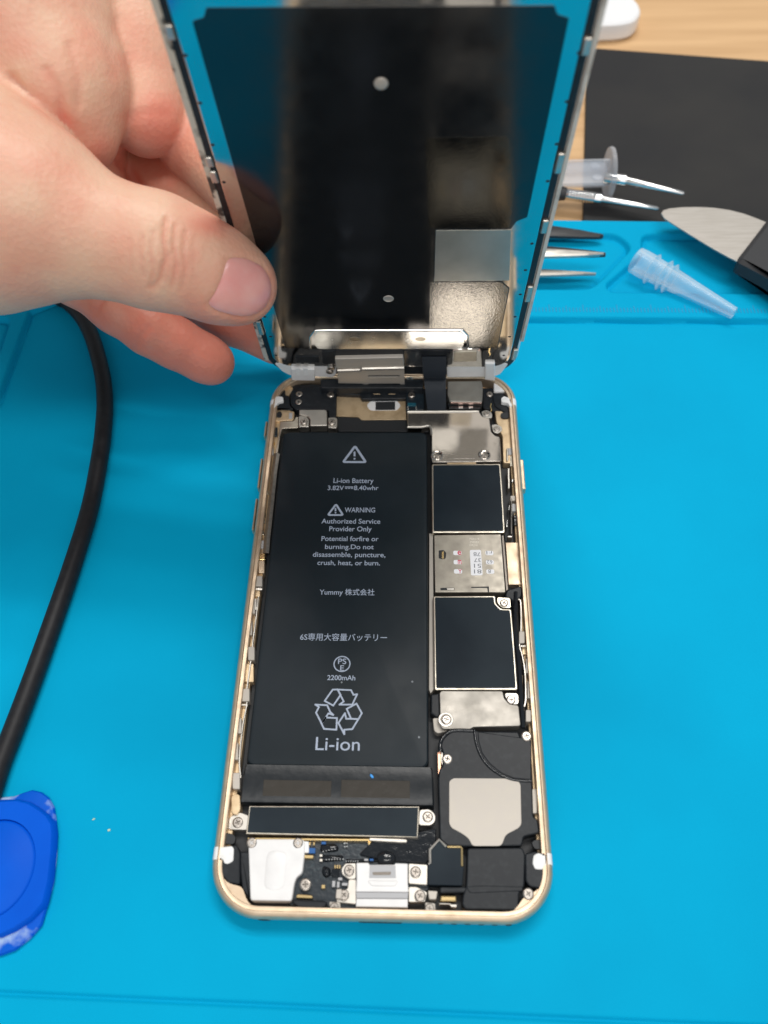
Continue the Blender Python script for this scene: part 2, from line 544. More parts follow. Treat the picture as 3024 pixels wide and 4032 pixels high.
# ================================================================== THINGS AROUND THE PHONE
# black pad on the table
pp_ = F('ZC', [(226, 374), (1659, 478), (2700, 556)], -.8)
yb = 208.4
padp = [pp_[0], (W('DD', 1261, 490, -.8)[0], yb), (200, yb - 3.4), pp_[2]]
pad = obj('black_sheet', MB().prism(rnd(padp, 1.0), TABLE + .01, -.9, .25), M['pad'])
tag(pad, 'flat matte black sheet lying on the wood beyond the blue mat', 'sheet')

# white case
wc = thing('charger', (*W('ZC', 400, 40, TABLE)[:2], TABLE), 'white rounded plastic case on the wood at the top edge', 'case')
wp = rnd(F('ZC', [(-150, 215), (340, 196), (500, 188), (600, 165), (660, 95), (640, 20), (540, -70), (380, -120), (-150, -130)], 4.6), 6, 6)
obj('case_body', MB().loft([[(*q, TABLE + .05) for q in inset(ccw(wp), 1.2)], [(*q, TABLE + 1.2) for q in inset(ccw(wp), .2)], [(*q, 2.2) for q in ccw(wp)],
                            [(*q, 3.9) for q in inset(ccw(wp), .25)], [(*q, 4.6) for q in inset(ccw(wp), 1.1)]]), M['card'], wc)

# black cable
cpts = [(-175, 222, 2.4), (-140, 206, 2.4)]
for z, a, b in (('ZL', 560, 140), ('ZL', 720, 240), ('ZL', 880, 400), ('ZL', 990, 600), ('ZL', 1070, 850), ('ZL', 1125, 1100), ('ZL', 1142, 1350), ('ZL', 1128, 1600), ('ZL', 1095, 1880),
                ('DD', 196, 1090), ('DD', 160, 1210), ('DD', 112, 1350), ('DD', 58, 1500), ('DD', 4, 1640), ('DD', -60, 1800)):
    q = W(z, a, b, 2.3); cpts.append((q[0], q[1], 2.3))
cpts += [(-96, -18, 2.4), (-100, -60, 1.5)]


def spline(pts, k=6):
    pts = [Vector(p) for p in pts]; out = []
    for i in range(len(pts) - 1):
        p0, p1, p2, p3 = pts[max(i - 1, 0)], pts[i], pts[i + 1], pts[min(i + 2, len(pts) - 1)]
        for j in range(k):
            t_ = j / k
            out.append(.5 * ((2 * p1) + (p2 - p0) * t_ + (2 * p0 - 5 * p1 + 4 * p2 - p3) * t_ ** 2 + (3 * p1 - p0 - 3 * p2 + p3) * t_ ** 3))
    return out + [pts[-1]]


cb = obj('cable', MB().tube(spline(cpts), 2.25, 20), M['rubber'], sharp=60)
tag(cb, 'thick black rubber cable curving across the mat left of the phone', 'cable')

# blue opening pick at the left edge
half = [(0, 440), (100, 430), (165, 405), (230, 385), (300, 402), (352, 440), (392, 510), (405, 590), (418, 700), (411, 850), (390, 1050), (343, 1230), (302, 1370), (222, 1462), (110, 1552), (0, 1592)]
hp = F('ZB', half, 1.0)
cxp = W('ZB', -150, 1000, 1)[0]
full = hp + [(2 * cxp - a, b) for a, b in hp[::-1][1:-1]]
pk = thing('opening_pick', (cxp, W('ZB', 0, 1000, 0)[1], 0), 'bright blue plastic opening pick with a worn white edge on the mat', 'pry tool')
obj('blade', MB().loft([[(*q, .1) for q in inset(ccw(full), .3)], [(*q, .6) for q in ccw(full)], [(*q, 1.1) for q in inset(ccw(full), .3)], [(*q, 1.5) for q in inset(ccw(full), 1.6)]]), M['pick_worn'], pk)
body = [(0, 452), (130, 448), (220, 470), (300, 520), (350, 560), (392, 625), (400, 700), (392, 850), (370, 1050), (330, 1215), (230, 1330), (110, 1410), (0, 1460)]
bp_ = F('ZB', body, 2.6)
bfull = ccw(bp_ + [(2 * cxp - a, b) for a, b in bp_[::-1][1:-1]])
cc = W('ZB', -60, 960, 3.)
ring = circ(cc[0], cc[1], 8.6, 48, 9.6)
bmb = MB().loft([[(*q, 1.0) for q in bfull], [(*q, 2.3) for q in inset(bfull, .15)], [(*q, 2.9) for q in inset(bfull, .7)]], cap1=False)
ins = inset(bfull, .7)
bmb.holed(ins, [ring], 2.2, 2.9)
bmb.loft([[(*q, 2.2) for q in ring], [(*q, 2.55) for q in inset(ccw(ring), .25)], [(*q, 2.92) for q in inset(ccw(ring), .75)]])
obj('grip', bmb, M['pick'], pk, 50)

# spatula
sp = thing('pry_spatula', (*W('ZR', 1300, 900, 0)[:2], 0), 'thin grey leaf-shaped metal spatula with a black handle lying over the mat edge', 'spatula')
bl = F('ZR', [(943, 748), (958, 728), (1000, 716), (1080, 708), (1180, 706), (1290, 711), (1400, 726), (1500, 752), (1590, 785), (1680, 822), (1600, 900), (1530, 985), (1455, 1072), (1400, 1045), (1300, 990), (1200, 930), (1100, 868), (1020, 818), (965, 782)], 8.0)
obj('blade', MB().prism(bl, 7.6, 8.0, .08), M['blade'], sp)
hd = rnd(F('ZR', [(1655, 800), (1595, 880), (1530, 965), (1450, 1068), (1452, 1092), (1520, 1125), (1640, 1190), (1800, 1300), (2300, 1660), (2500, 1300), (2200, 1000), (1800, 830)], 8.6), 1.5)
obj('handle', MB().loft([[(*q, 4.4) for q in inset(ccw(hd), 1.2)], [(*q, 5.4) for q in ccw(hd)], [(*q, 9.2) for q in ccw(hd)], [(*q, 10.2) for q in inset(ccw(hd), 1.3)]]), M['handle'], sp)

# needle cap
a_, b_ = np.array(W('ZR', 770, 1062, 4.6)), np.array(W('ZR', 1432, 1420, 3.2))
ax = b_ - a_; ln = float(np.linalg.norm(ax))
capz = thing('needle_cap', (*((a_ + b_) / 2)[:2], .3), 'translucent ribbed dispensing needle cap lying on the mat ruler', 'needle cap')
k = ln / 38.
outer = [(0, 3.7), (.2, 3.95), (3.2, 4.05), (6.2, 4.0), (6.3, 4.2), (6.7, 4.7), (7.1, 4.2), (7.5, 3.75), (10.6, 3.6), (10.9, 4.15), (11.4, 4.75), (11.9, 4.15), (12.2, 3.6), (12.9, 3.55), (13.2, 4.05), (13.7, 4.6), (14.2, 4.05), (14.5, 3.4), (22, 2.85), (30, 2.3), (38, 1.75)]
inner = [(38, 1.2), (30, 1.65), (22, 2.2), (15, 2.6), (8, 2.95), (2, 3.2), (0, 3.3)]
cmb = MB().lathe(tuple(a_), tuple(ax), [(d_ * k, r_) for d_, r_ in outer + inner], 40, caps=False)
n40 = 40; nr = len(outer) + len(inner)
cmb.f += [((nr - 1) * n40 + i, (nr - 1) * n40 + (i + 1) % n40, (i + 1) % n40, i) for i in range(n40)]
obj('cap_shell', cmb, M['clear'], capz, 70)

# syringe plunger
s0, s1 = np.array(W('ZR', 120, 490, 7.5)), np.array(W('ZR', 583, 480, 7.5))
axs = (s1 - s0) / np.linalg.norm(s1 - s0); L_ = float(np.linalg.norm(s1 - s0))
syr = thing('syringe_plunger', (*((s0 + s1) / 2)[:2], 0), 'translucent frosted plastic syringe plunger with a round thumb flange by the screen edge', 'syringe')
pb = MB()
side = np.cross(axs, [0, 0, 1.])


def barbox(b, c0, c1, hw, hh, up):
    c0, c1 = np.array(c0), np.array(c1); t_ = (c1 - c0) / np.linalg.norm(c1 - c0)
    s_ = np.cross(t_, up); s_ /= np.linalg.norm(s_); u_ = np.cross(s_, t_)
    b.loft([[tuple(c + s_ * hw * i + u_ * hh * j) for i, j in ((-1, -1), (1, -1), (1, 1), (-1, 1))] for c in (c0, c1)])


barbox(pb, s0 - axs * 26, s1, 5.6, .5, np.array([0, 0, 1.]))
barbox(pb, s0 - axs * 26, s1, .5, 5.0, np.array([0, 0, 1.]))
obj('plunger_rod', pb, M['clear_syringe'], syr)
fm = MB().lathe(tuple(s1 - axs * .3), tuple(axs), [(0, 7.0), (.3, 7.9), (1.0, 8.1), (1.6, 7.9), (1.9, 7.0)], 40)
obj('thumb_flange', fm, M['clear_syringe'], syr, 50)
for sy in (-1, 1):
    c_ = s0 + (s1 - s0) * .83 + side * sy * 3.0 + np.array([0, 0, .5])
    obj('moulding_disc', MB().lathe(tuple(c_), (0, 0, 1), [(0, 1.5), (.25, 1.5), (.35, 1.3)], 24), M['clear_syringe'], syr)

# two slim steel probes
def probe(za, zb, zc, za_h, lab, knurl):
    p0, p1, p2 = np.array(W('ZR', *za, za_h)), np.array(W('ZR', *zb, za_h)), np.array(W('ZR', *zc, za_h))
    th = thing('probe', (*p1[:2], TABLE), lab, 'probe', 'steel probes beside the syringe plunger')
    d_ = p2 - p1; l_ = float(np.linalg.norm(d_)); d_ = d_ / l_
    obj('tip', MB().lathe(tuple(p1), tuple(d_), [(0, 1.15), (.6, 1.25), (l_ * .5, .95), (l_ * .97, .62), (l_, .25)], 20), M['chrome'], th, 50)
    l0 = float(np.linalg.norm(p1 - p0))
    pr = [(0, 1.5), (.3, 1.75)]
    if knurl:
        q = .8
        while q < l0 - 3:
            pr += [(q, 1.75), (q + .35, 1.95), (q + .7, 1.75)]; q += .9
    pr += [(l0 - .9, 1.75), (l0 - .2, 1.75), (l0 + .1, 1.25)]
    obj('collar', MB().lathe(tuple(p0), tuple(p1 - p0), pr, 24), M['chrome'], th, 50)
    e0 = p0 - (p1 - p0) / l0 * 55
    if not knurl:
        return
    obj('grip', MB().lathe(tuple(e0), tuple(p1 - p0), [(0, 2.2), (1, 3.0), (50, 3.0), (55.2, 2.0)], 24), M['handle'], th)


probe((560, 512), (708, 530), (1098, 617), 9.0, 'steel probe emerging beyond the syringe plunger flange, upper of the two', False)
probe((300, 620), (545, 655), (927, 719), 3.5, 'steel probe with a ribbed collar passing below the syringe plunger flange', True)

# tweezers and the black spudger
tw = thing('tweezers', (*W('ZR', 300, 1060, 1)[:2], 1.1), 'pair of pointed steel tweezers reaching out from behind the screen edge over the mat', 'tweezers')


def taper(pts_h, hw, h):
    P_ = [np.array(W('ZR', a, b, hh)) for a, b, hh in pts_h]
    m_ = MB(); rings = []
    for i, p in enumerate(P_):
        t_ = P_[min(i + 1, len(P_) - 1)] - P_[max(i - 1, 0)]; t_ /= np.linalg.norm(t_)
        s_ = np.array([-t_[1], t_[0], 0]); s_ /= np.linalg.norm(s_)
        rings.append([tuple(p + s_ * hw[i] * a + np.array([0, 0, h * b])) for a, b in ((-1, -.5), (1, -.5), (1.0, .2), (.55, .5), (-.55, .5), (-1, .2))])
    return m_.loft([r[::-1] for r in rings])


obj('arm', taper([(-420, 1005, 9), (100, 1014, 9), (300, 1018, 9), (450, 1022, 8.5), (555, 1025, 8)], [2.6, 2.0, 1.5, .85, .2], 1.2), M['steel'], tw, 20)
obj('arm', taper([(-420, 1130, 4.5), (100, 1147, 4.5), (300, 1150, 4.5), (420, 1153, 4), (503, 1158, 3.6)], [2.0, 1.5, .95, .5, .12], 1.0), M['blade'], tw, 20)
obj('tip_outline', taper([(60, 1000, 8.4), (300, 1010, 8.4), (480, 1020, 8.), (568, 1026, 7.6)], [2.4, 1.8, 1.2, .5], 1.05), M['handle'], tw, 20)  # black outline just below and around the upper arm
sd = obj('spudger', taper([(-450, 850, 3), (-100, 862, 3), (180, 868, 3), (400, 888, 2.8), (530, 902, 2.4), (552, 905, 2.2)], [3.0, 2.8, 2.6, 1.7, .8, .3], 1.3), M['handle'], None, 20)
tag(sd, 'flat black plastic spudger with a tapered point beyond the tweezers', 'spudger')

# crumbs
def crumb(z, a, b, r, mt, lab, h=0.02, grp='pale crumbs on the mat'):
    q = W(z, a, b, h)
    pts = [(r * (.7 + .5 * random.random()) * math.cos(i * 1.05), r * .55 * (.7 + .5 * random.random()) * math.sin(i * 1.05)) for i in range(6)]
    an = random.random() * 3
    pts = [(q[0] + x * math.cos(an) - y * math.sin(an), q[1] + x * math.sin(an) + y * math.cos(an)) for x, y in pts]
    o = obj('crumb', MB().prism(pts, h, h + r * .5, r * .2), mt)
    tag(o, lab, 'crumb', grp)


M['crumb'] = mat('crumb', (.45, .62, .45), .6)
M['blue_crumb'] = mat('blue_crumb', (.05, .33, .80), .5)
crumb('ZB', 682, 600, .38, M['crumb'], 'pale greenish crumb on the mat, nearer to the blue pick')
crumb('ZB', 792, 680, .42, M['crumb'], 'pale greenish crumb on the mat, nearer to the phone')

# ================================================================== PHONE BODY
PH = thing('phone_body', (0, 69, 0), 'opened gold smartphone body with exposed battery and boards lying on the mat', 'phone')


def part(name, mb, m, parent=None, label=None, sharp=23):
    o = obj(name, mb, m, parent or PH, sharp)
    if label: o['label'] = label
    return o


CXY = (0.0, 69.15)
prof = [(5.2, .06), (3.0, .10), (1.5, .45), (.62, 1.15), (.15, 2.1), (0, 3.1), (0, 3.9), (.16, 4.8), (.5, 5.4), (.85, 5.62), (1.15, 5.66), (1.28, 5.5), (1.3, 5.2), (1.55, 5.16), (2.0, 5.16), (2.1, 5.05), (2.15, 1.25)]


def cring(ins, z):
    return [(*q, z) for q in rrect(33.55 - ins, 69.15 - ins, max(10.2 - ins, 1.5), 12, *CXY)]


case = part('case', MB().loft([cring(a, b) for a, b in prof]), M['gold'], None, None, 40)

def keep_in(p, ins=1.35):
    out = []
    for x, y in p:
        for _ in range(3):
            hx, hy, r = 33.55 - ins, 69.15 - ins, 10.2 - ins
            dx, dy = abs(x) - (hx - r), abs(y - 69.15) - (hy - r)
            if dx > 0 and dy > 0:
                l = math.hypot(dx, dy)
                if l > r:
                    x = math.copysign(hx - r + dx / l * r, x); y = 69.15 + math.copysign(hy - r + dy / l * r, y - 69.15)
            else:
                x = max(-hx, min(hx, x)); y = 69.15 + max(-hy, min(hy, y - 69.15))
        out.append((x, y))
    return out


# shelf strips of bare gold metal inside the rim
def shelf(pts, z0, z1, m=M['gold_in'], bev=.15, r=.6, name='inner_ledge'):
    return part(name, MB().prism(keep_in(rnd(keep_in(pts), r)), z0, z1, bev), m)


shelf([(-31.5, 8), (-30.5, 9), (-30.3, 120), (-30.6, 124), (-31.5, 124)], 1.2, 3.2)
shelf([(-30.2, 22), (-29.15, 22), (-29.15, 118), (-30.0, 118)], 1.2, 2.2, M['black_matte'], name='dark_gap_strip')  # black strip stands in for the shade in the gap beside the battery
shelf([(31.5, 8), (30.9, 9), (31.0, 116), (31.0, 122), (31.5, 124)], 1.2, 3.0)
shelf([(30.7, 40), (28.6, 40), (28.4, 108), (30.6, 108)], 1.2, 1.9, M['black_matte'], name='dark_gap_strip')  # black strip again, for the shaded channel between board and rim
def corner_ledge():
    outer, inner = [], []
    ring_ = [q for q in rrect(33.55 - 1.5, 69.15 - 1.5, 8.7, 16, *CXY) if q[1] < 14]
    for i in range(41): ring_.append((-23 + 46 * i / 40, 1.5))
    ring_ = sorted(set(ring_), key=lambda q: math.atan2(q[0], 30 - q[1]))
    for x, y in ring_:
        ang = math.degrees(math.atan2(x, 11 - y)) if abs(x) > 23 else 0
        cx_ = math.copysign(max(abs(x) - 23.35, 0), x); cy_ = max(10.2 - y, 0)
        t_ = math.degrees(math.atan2(abs(cx_), cy_)) if abs(x) > 23.35 else 0
        w_ = .25 + (2.3 if x < 0 else 1.5) * math.exp(-((t_ - 38) / 20) ** 2)
        if abs(x) > 23.35:
            l = math.hypot(cx_, cy_) or 1; nx_, ny_ = -cx_ / l, cy_ / l
        else:
            nx_, ny_ = 0, 1
        outer.append((x, y)); inner.append((x + nx_ * w_, y + ny_ * w_))
    n_ = len(outer)
    b_ = MB(); v_ = [(*q, 4.7) for q in outer] + [(*q, 4.7) for q in inner] + [(*q, 1.2) for q in inner]
    b_.add(v_, [(i, i + 1, n_ + i + 1, n_ + i) for i in range(n_ - 1)] + [(n_ + i, n_ + i + 1, 2 * n_ + i + 1, 2 * n_ + i) for i in range(n_ - 1)])
    return b_


part('inner_ledge', corner_ledge(), M['gold'])
shelf(F('Z1', [(95, 330), (130, 260), (200, 170), (235, 190), (205, 240), (215, 330), (240, 330), (235, 385), (105, 390)], 3.8), 1.2, 3.8, M['gold_in'])
shelf(F('Z1', [(1430, 330), (1520, 335), (1530, 370), (1545, 640), (1480, 640), (1475, 480), (1440, 400)], 3.4), 1.2, 3.6, M['gold_in'])
# gold back window area at the top
part('back_plate', MB().prism(F('Z1', [(488, 225), (635, 235), (640, 262), (900, 258), (905, 380), (640, 383), (620, 365), (488, 360)], 2.0), 1.2, 2.0, .1), M['gold_in'], None, 'worn bare gold metal patch above the battery')
bw = F('Z1', [(668, 297), (690, 270), (850, 268), (873, 297), (850, 325), (690, 326)], 2.1)
part('logo_window', MB().prism(rnd(bw, .8, 5), 1.9, 2.12, .05), M['white'])
part('logo_window_cover', MB().prism(F('Z1', [(722, 275), (838, 274), (838, 322), (722, 323)], 2.2), 2.0, 2.25, .04), M['black_matte'])
# dark floor between parts
part('inner_floor', MB().prism(rrect(31.0, 66.6, 7.5, 8, *CXY), .6, 1.3, 0), M['black_matte'])

# --- screws: one mesh, copied
def cross(r, w):
    a, b = r, w
    return [(a, -b), (a, b), (b, b), (b, a), (-b, a), (-b, b), (-a, b), (-a, -b), (-b, -b), (-b, -a), (b, -a), (b, -b)]


def screw_mesh():
    b = MB()
    b.lathe((0, 0, -.8), (0, 0, 1), [(0, .95), (.62, 1.0), (.72, .98)], 28, caps=False)
    b.loft([[(*q, -.08) for q in circ(0, 0, .98, 28)], [(*q, 0.03) for q in circ(0, 0, .86, 28)], [(*q, .07) for q in circ(0, 0, .72, 28)]], False, False)
    b.holed(circ(0, 0, .72, 28), [cross(.5, .11)], -.3, .07)
    b.loft([[(*q, -.8) for q in circ(0, 0, .9, 28)], [(*q, -.22) for q in circ(0, 0, .9, 28)]])
    me = b.mesh('screw', 40)
    me.materials.append(M['screw']); me.materials.append(M['screw_in'])
    for p in me.polygons:                       # cross recess walls and floor take the darker steel as painted shade
        c = p.center / S
        if c.z < .05 and math.hypot(c.x, c.y) < .6: p.material_index = 1
    return me


SCREW = screw_mesh()
SCREWS = [('Z1', 268, 228, 3.6, 1), ('Z1', 265, 275, 3.6, 1), ('Z1', 455, 230, 4.0, 1), ('Z1', 936, 232, 3.9, 1), ('Z1', 925, 138, 5.6, .9), ('Z1', 1400, 228, 3.9, .9),
          ('Z1', 296, 390, 4.3, 1), ('Z1', 462, 393, 4.3, 1), ('Z1', 940, 356, 4.3, 1), ('Z1', 1383, 342, 4.2, .95), ('Z1', 1443, 434, 4.2, .95),
          ('Z1', 1095, 604, 4.9, .95), ('Z1', 1367, 605, 4.9, .95), ('Z4', 1065, 757, 4.4, .95), ('Z4', 1140, 1810, 4.7, 1), ('Z4', 437, 2025, 4.75, 1.1),
          ('Z2', 1457, 226, 4.9, 1.12), ('Z2', 1100, 329, 4.6, 1.08), ('Z2', 155, 615, 3.9, 1.08), ('Z2', 1012, 590, 4.4, 1.08), ('Z2', 218, 707, 4.6, 1.05), ('Z2', 427, 708, 4.6, 1.02),
          ('Z2', 460, 895, 4.2, 1.15), ('Z2', 657, 831, 4.5, 1.05), ('Z2', 634, 942, 4.4, 1.0), ('Z2', 590, 998, 4.9, .88), ('Z2', 957, 838, 4.5, 1.05), ('Z2', 977, 946, 4.5, 1.08), ('Z2', 1020, 1003, 4.9, .9),
          ('Z2', 1465, 937, 5.0, 1.08)]
for z, a, b, h, sc in SCREWS:
    q = W(z, a, b, h)
    o = bpy.data.objects.new('screw', SCREW); COL.objects.link(o)
    o.parent = PH; o.matrix_parent_inverse = Matrix.Translation(-PH.location)
    o.location = Vector(q) * S; o.rotation_euler = (0, 0, random.random() * 3); o.scale = (sc, sc, 1)

# --- battery
BX0, BX1, BY0, BY1, BZ = -28.6, 8.95, 29.2, 117.5, 4.9
bat = part('battery', MB().loft([[(*q, 1.4) for q in rrect((BX1 - BX0) / 2 + .45, (BY1 - BY0) / 2 + .2, 1.6, 6, (BX0 + BX1) / 2, (BY0 + BY1) / 2)],
                                 [(*q, 3.9) for q in rrect((BX1 - BX0) / 2 + .45, (BY1 - BY0) / 2 + .2, 1.6, 6, (BX0 + BX1) / 2, (BY0 + BY1) / 2)],
                                 [(*q, 4.55) for q in rrect((BX1 - BX0) / 2 + .3, (BY1 - BY0) / 2 + .1, 1.6, 6, (BX0 + BX1) / 2, (BY0 + BY1) / 2)],
                                 [(*q, 4.82) for q in rrect((BX1 - BX0) / 2 + .02, (BY1 - BY0) / 2 - .15, 1.5, 6, (BX0 + BX1) / 2, (BY0 + BY1) / 2)],
                                 [(*q, BZ) for q in rrect((BX1 - BX0) / 2 - .5, (BY1 - BY0) / 2 - .7, 1.3, 6, (BX0 + BX1) / 2, (BY0 + BY1) / 2)]]), M['cell'], None, 'long black lithium battery with grey printing')
# folded tape end
tl, tr = W('Z2', 178, 378, 4.9), W('Z2', 1026, 384, 4.9)
bl_, br_ = W('Z2', 167, 520, 4.2), W('Z2', 1027, 545, 4.2)
tb = MB()
rings = []
for (x0, x1, y, z) in ((BX0 - .5, BX1 + 1.1, tl[1] + 1.1, 4.93), (BX0 - .6, BX1 + 1.3, tl[1] + .2, 4.98), (BX0 - .8, BX1 + 1.4, tl[1] - 1.6, 4.97), (BX0 - .9, BX1 + 1.5, bl_[1] + .8, 4.45), (BX0 - 1.0, BX1 + 1.5, bl_[1] - .1, 4.1), (BX0 - 1.0, BX1 + 1.5, bl_[1] - .4, 3.2)):
    rings.append([(x0, y, 1.6), (x1, y, 1.6), (x1, y, z - .4), (x1 - .35, y, z), (x0 + .35, y, z), (x0, y, z - .4)])
tb.loft([r[::-1] for r in rings])
tape = part('battery_tape', tb, M['cell_tape'], bat)
for x0, x1 in ((264, 572), (617, 930)):
    p = F('Z2', [(x0 + 8, 424), (x1, 428), (x1 + 2, 527), (x0, 520)], 4.8)
    y_hi = max(q[1] for q in p); y_lo = min(q[1] for q in p)
    xa, xb = min(q[0] for q in p), max(q[0] for q in p)

    def zz(y):
        y0_, y1_ = tl[1] - 1.6, bl_[1] + .8
        return 4.97 + (4.45 - 4.97) * min(1, max(0, (y0_ - y) / (y0_ - y1_)))
    y_lo = max(y_lo, bl_[1] + 1.0); y_hi = min(y_hi, tl[1] - 1.7)
    part('tape_window', MB().loft([[(xa, y_hi, zz(y_hi) - .05), (xb, y_hi, zz(y_hi) - .05), (xb, y_lo, zz(y_lo) - .05), (xa, y_lo, zz(y_lo) - .05)][::-1],
                                   [(xa + .1, y_hi - .1, zz(y_hi) + .05), (xb - .1, y_hi - .1, zz(y_hi) + .05), (xb - .1, y_lo + .1, zz(y_lo) + .05), (xa + .1, y_lo + .1, zz(y_lo) + .05)][::-1]]), M['tape_window'], bat)
crumb('Z2', 760, 408, .62, M['blue_crumb'], 'tiny bright blue crumb lying on the black tape end of the battery', 4.99, None)

# --- printing
_dg = None


def text_mb(s, bold=0.0):
    cu = bpy.data.curves.new('lettering', 'FONT')
    cu.body = s; cu.resolution_u = 4; cu.offset = bold
    ob = bpy.data.objects.new('lettering', cu); COL.objects.link(ob)
    bpy.context.view_layer.update()
    dg = bpy.context.evaluated_depsgraph_get()
    me = bpy.data.meshes.new_from_object(ob.evaluated_get(dg))
    v = [tuple(q.co) for q in me.vertices]; f = [tuple(p.vertices) for p in me.polygons]
    bpy.data.objects.remove(ob); bpy.data.curves.remove(cu); bpy.data.meshes.remove(me)
    return v, f


def print_text(s, zone, x0, x1, ytop, ybase, h, m, parent, bold=0.0, rot=0, name='printed_text', fitv=None):
    """lays one line of lettering flat on the plane z=h, its width and cap height taken from the photo"""
    v, f = text_mb(s, bold)
    xs = [q[0] for q in v]; 
    ref = text_mb(fitv or 'H', 0)[0]
    cap = max(q[1] for q in ref); base = 0.0
    ya, yb_ = (ytop + ybase) / 2, 0
    pL, pR = W(zone, x0, ybase, h), W(zone, x1, ybase, h)
    pT = W(zone, (x0 + x1) / 2, ytop, h); pB = W(zone, (x0 + x1) / 2, ybase, h)
    wd = math.hypot(*(pR - pL)[:2]); hg = pT[1] - pB[1]
    sx, sy = wd / (max(xs) - min(xs)), hg / cap
    cx, cy = (pL[0] + pR[0]) / 2, pB[1]
    ang = 0.0
    mx_ = (max(xs) + min(xs)) / 2
    out = []
    for q in v:
        lx, ly = (q[0] - mx_) * sx, q[1] * sy
        if rot: lx, ly = -lx, hg - ly
        out.append((cx + lx, cy + ly, h))
    b = MB().add(out, f if not rot else f)
    return part(name, b, m, parent)


TH = BZ + .012
T = [('Li-ion Battery', 'Z5', 802, 1152, 516, 556), ('3.82V', 'Z5', 752, 893, 581, 618), ('8.40whr', 'Z5', 980, 1195, 581, 618), ('WARNING', 'Z5', 900, 1165, 772, 812),
     ('Authorized Service', 'Z5', 698, 1210, 870, 910), ('Provider Only', 'Z5', 765, 1135, 936, 977), ('Potential forfire or', 'Z5', 697, 1195, 1022, 1062),
     ('burning.Do not', 'Z5', 728, 1153, 1093, 1132), ('disassemble, puncture,', 'Z5', 622, 1255, 1160, 1201), ('crush, heat, or burn.', 'Z5', 662, 1208, 1232, 1272),
     ('2200mAh', 'Z6', 805, 1034, 641, 680), ('Li-ion', 'Z6', 708, 1070, 1148, 1253), ('PS', 'Z6', 893, 961, 505, 548), ('E', 'Z6', 910, 941, 560, 602)]
for s, z, x0, x1, y0, y1 in T:
    print_text(s, z, x0, x1, y0, y1, TH, M['ink'], bat, 0.010 if s != 'Li-ion' else 0.002)
print_text('Yummy 株式会社', 'Z5', 680, 1160, 1488, 1530, TH, M['ink'], bat, .009)
print_text('6S専用大容量バッテリー', 'Z6', 583, 1293, 310, 354, TH, M['ink'], bat, .006)


def stroke(b, pts, w, h, closed=False):
    """flat printed line of width w"""
    n = len(pts)
    for i in range(n if closed else n - 1):
        a, c = Vector(pts[i]), Vector(pts[(i + 1) % n])
        d = (c - a)
        if d.length < 1e-6: continue
        d.normalize(); q = Vector((-d.y, d.x)) * w / 2
        a2, c2 = a - d * w * .35, c + d * w * .35
        b.add([(*(a2 - q), h + i * .0004), (*(c2 - q), h + i * .0004), (*(c2 + q), h + i * .0004), (*(a2 + q), h + i * .0004)], [(0, 1, 2, 3)])
    return b


b = stroke(MB(), F('Z5', [(905, 592), (972, 592)], TH), .28, TH)
for x in (905, 930, 955): stroke(b, F('Z5', [(x + 3, 604), (x + 15, 604)], TH), .26, TH)
part('direct_current_sign', b, M['ink'], bat)
for ap, l, r, w in (((991, 236), (888, 374), (1084, 375), .62), ((825, 742), (755, 836), (886, 836), .5)):
    b = MB(); P3 = F('Z5', [ap, l, r], TH)
    stroke(b, rnd(P3, .5, 3), w, TH, True)
    c = ((ap[0] + l[0] + r[0]) / 3, (ap[1] + l[1] + r[1]) / 3); hh = (l[1] - ap[1])
    p0, p1 = F('Z5', [(c[0] - 1, c[1] - hh * .29), (c[0] - 1, c[1] - hh * .06)], TH)
    stroke(b, [p0, p1], w * .8, TH + .002)
    q = F('Z5', [(c[0] - 1, c[1] + hh * .125)], TH)[0]
    b.add([(x, y, TH) for x, y in circ(*q, w * .45, 14)], [tuple(range(14))])
    part('warning_triangle', b, M['ink'], bat)
q = F('Z6', [(926, 548)], TH)[0]
part('certification_mark', stroke(MB(), circ(*q, 1.78, 48), .26, TH, True), M['ink'], bat)
b = MB()
for pl in ([(785, 850), (850, 758), (890, 756), (915, 800), (855, 888), (785, 850)], [(890, 757), (1000, 762), (1020, 800), (1050, 795), (1010, 880), (905, 880), (940, 855), (890, 757)],
           [(708, 880), (805, 885), (830, 940), (856, 965), (815, 952), (760, 1035), (714, 945), (738, 900), (708, 880)], [(795, 985), (885, 990), (880, 1085), (780, 1078), (758, 1035), (795, 985)],
           [(965, 915), (1045, 872), (1088, 950), (1060, 1000), (1000, 995), (965, 915)], [(950, 950), (960, 995), (1060, 998), (1010, 1080), (945, 1085), (945, 1122), (897, 1030), (950, 950)]):
    stroke(b, F('Z6', pl, TH), .36, TH)
part('recycling_symbol', b, M['ink'], bat)

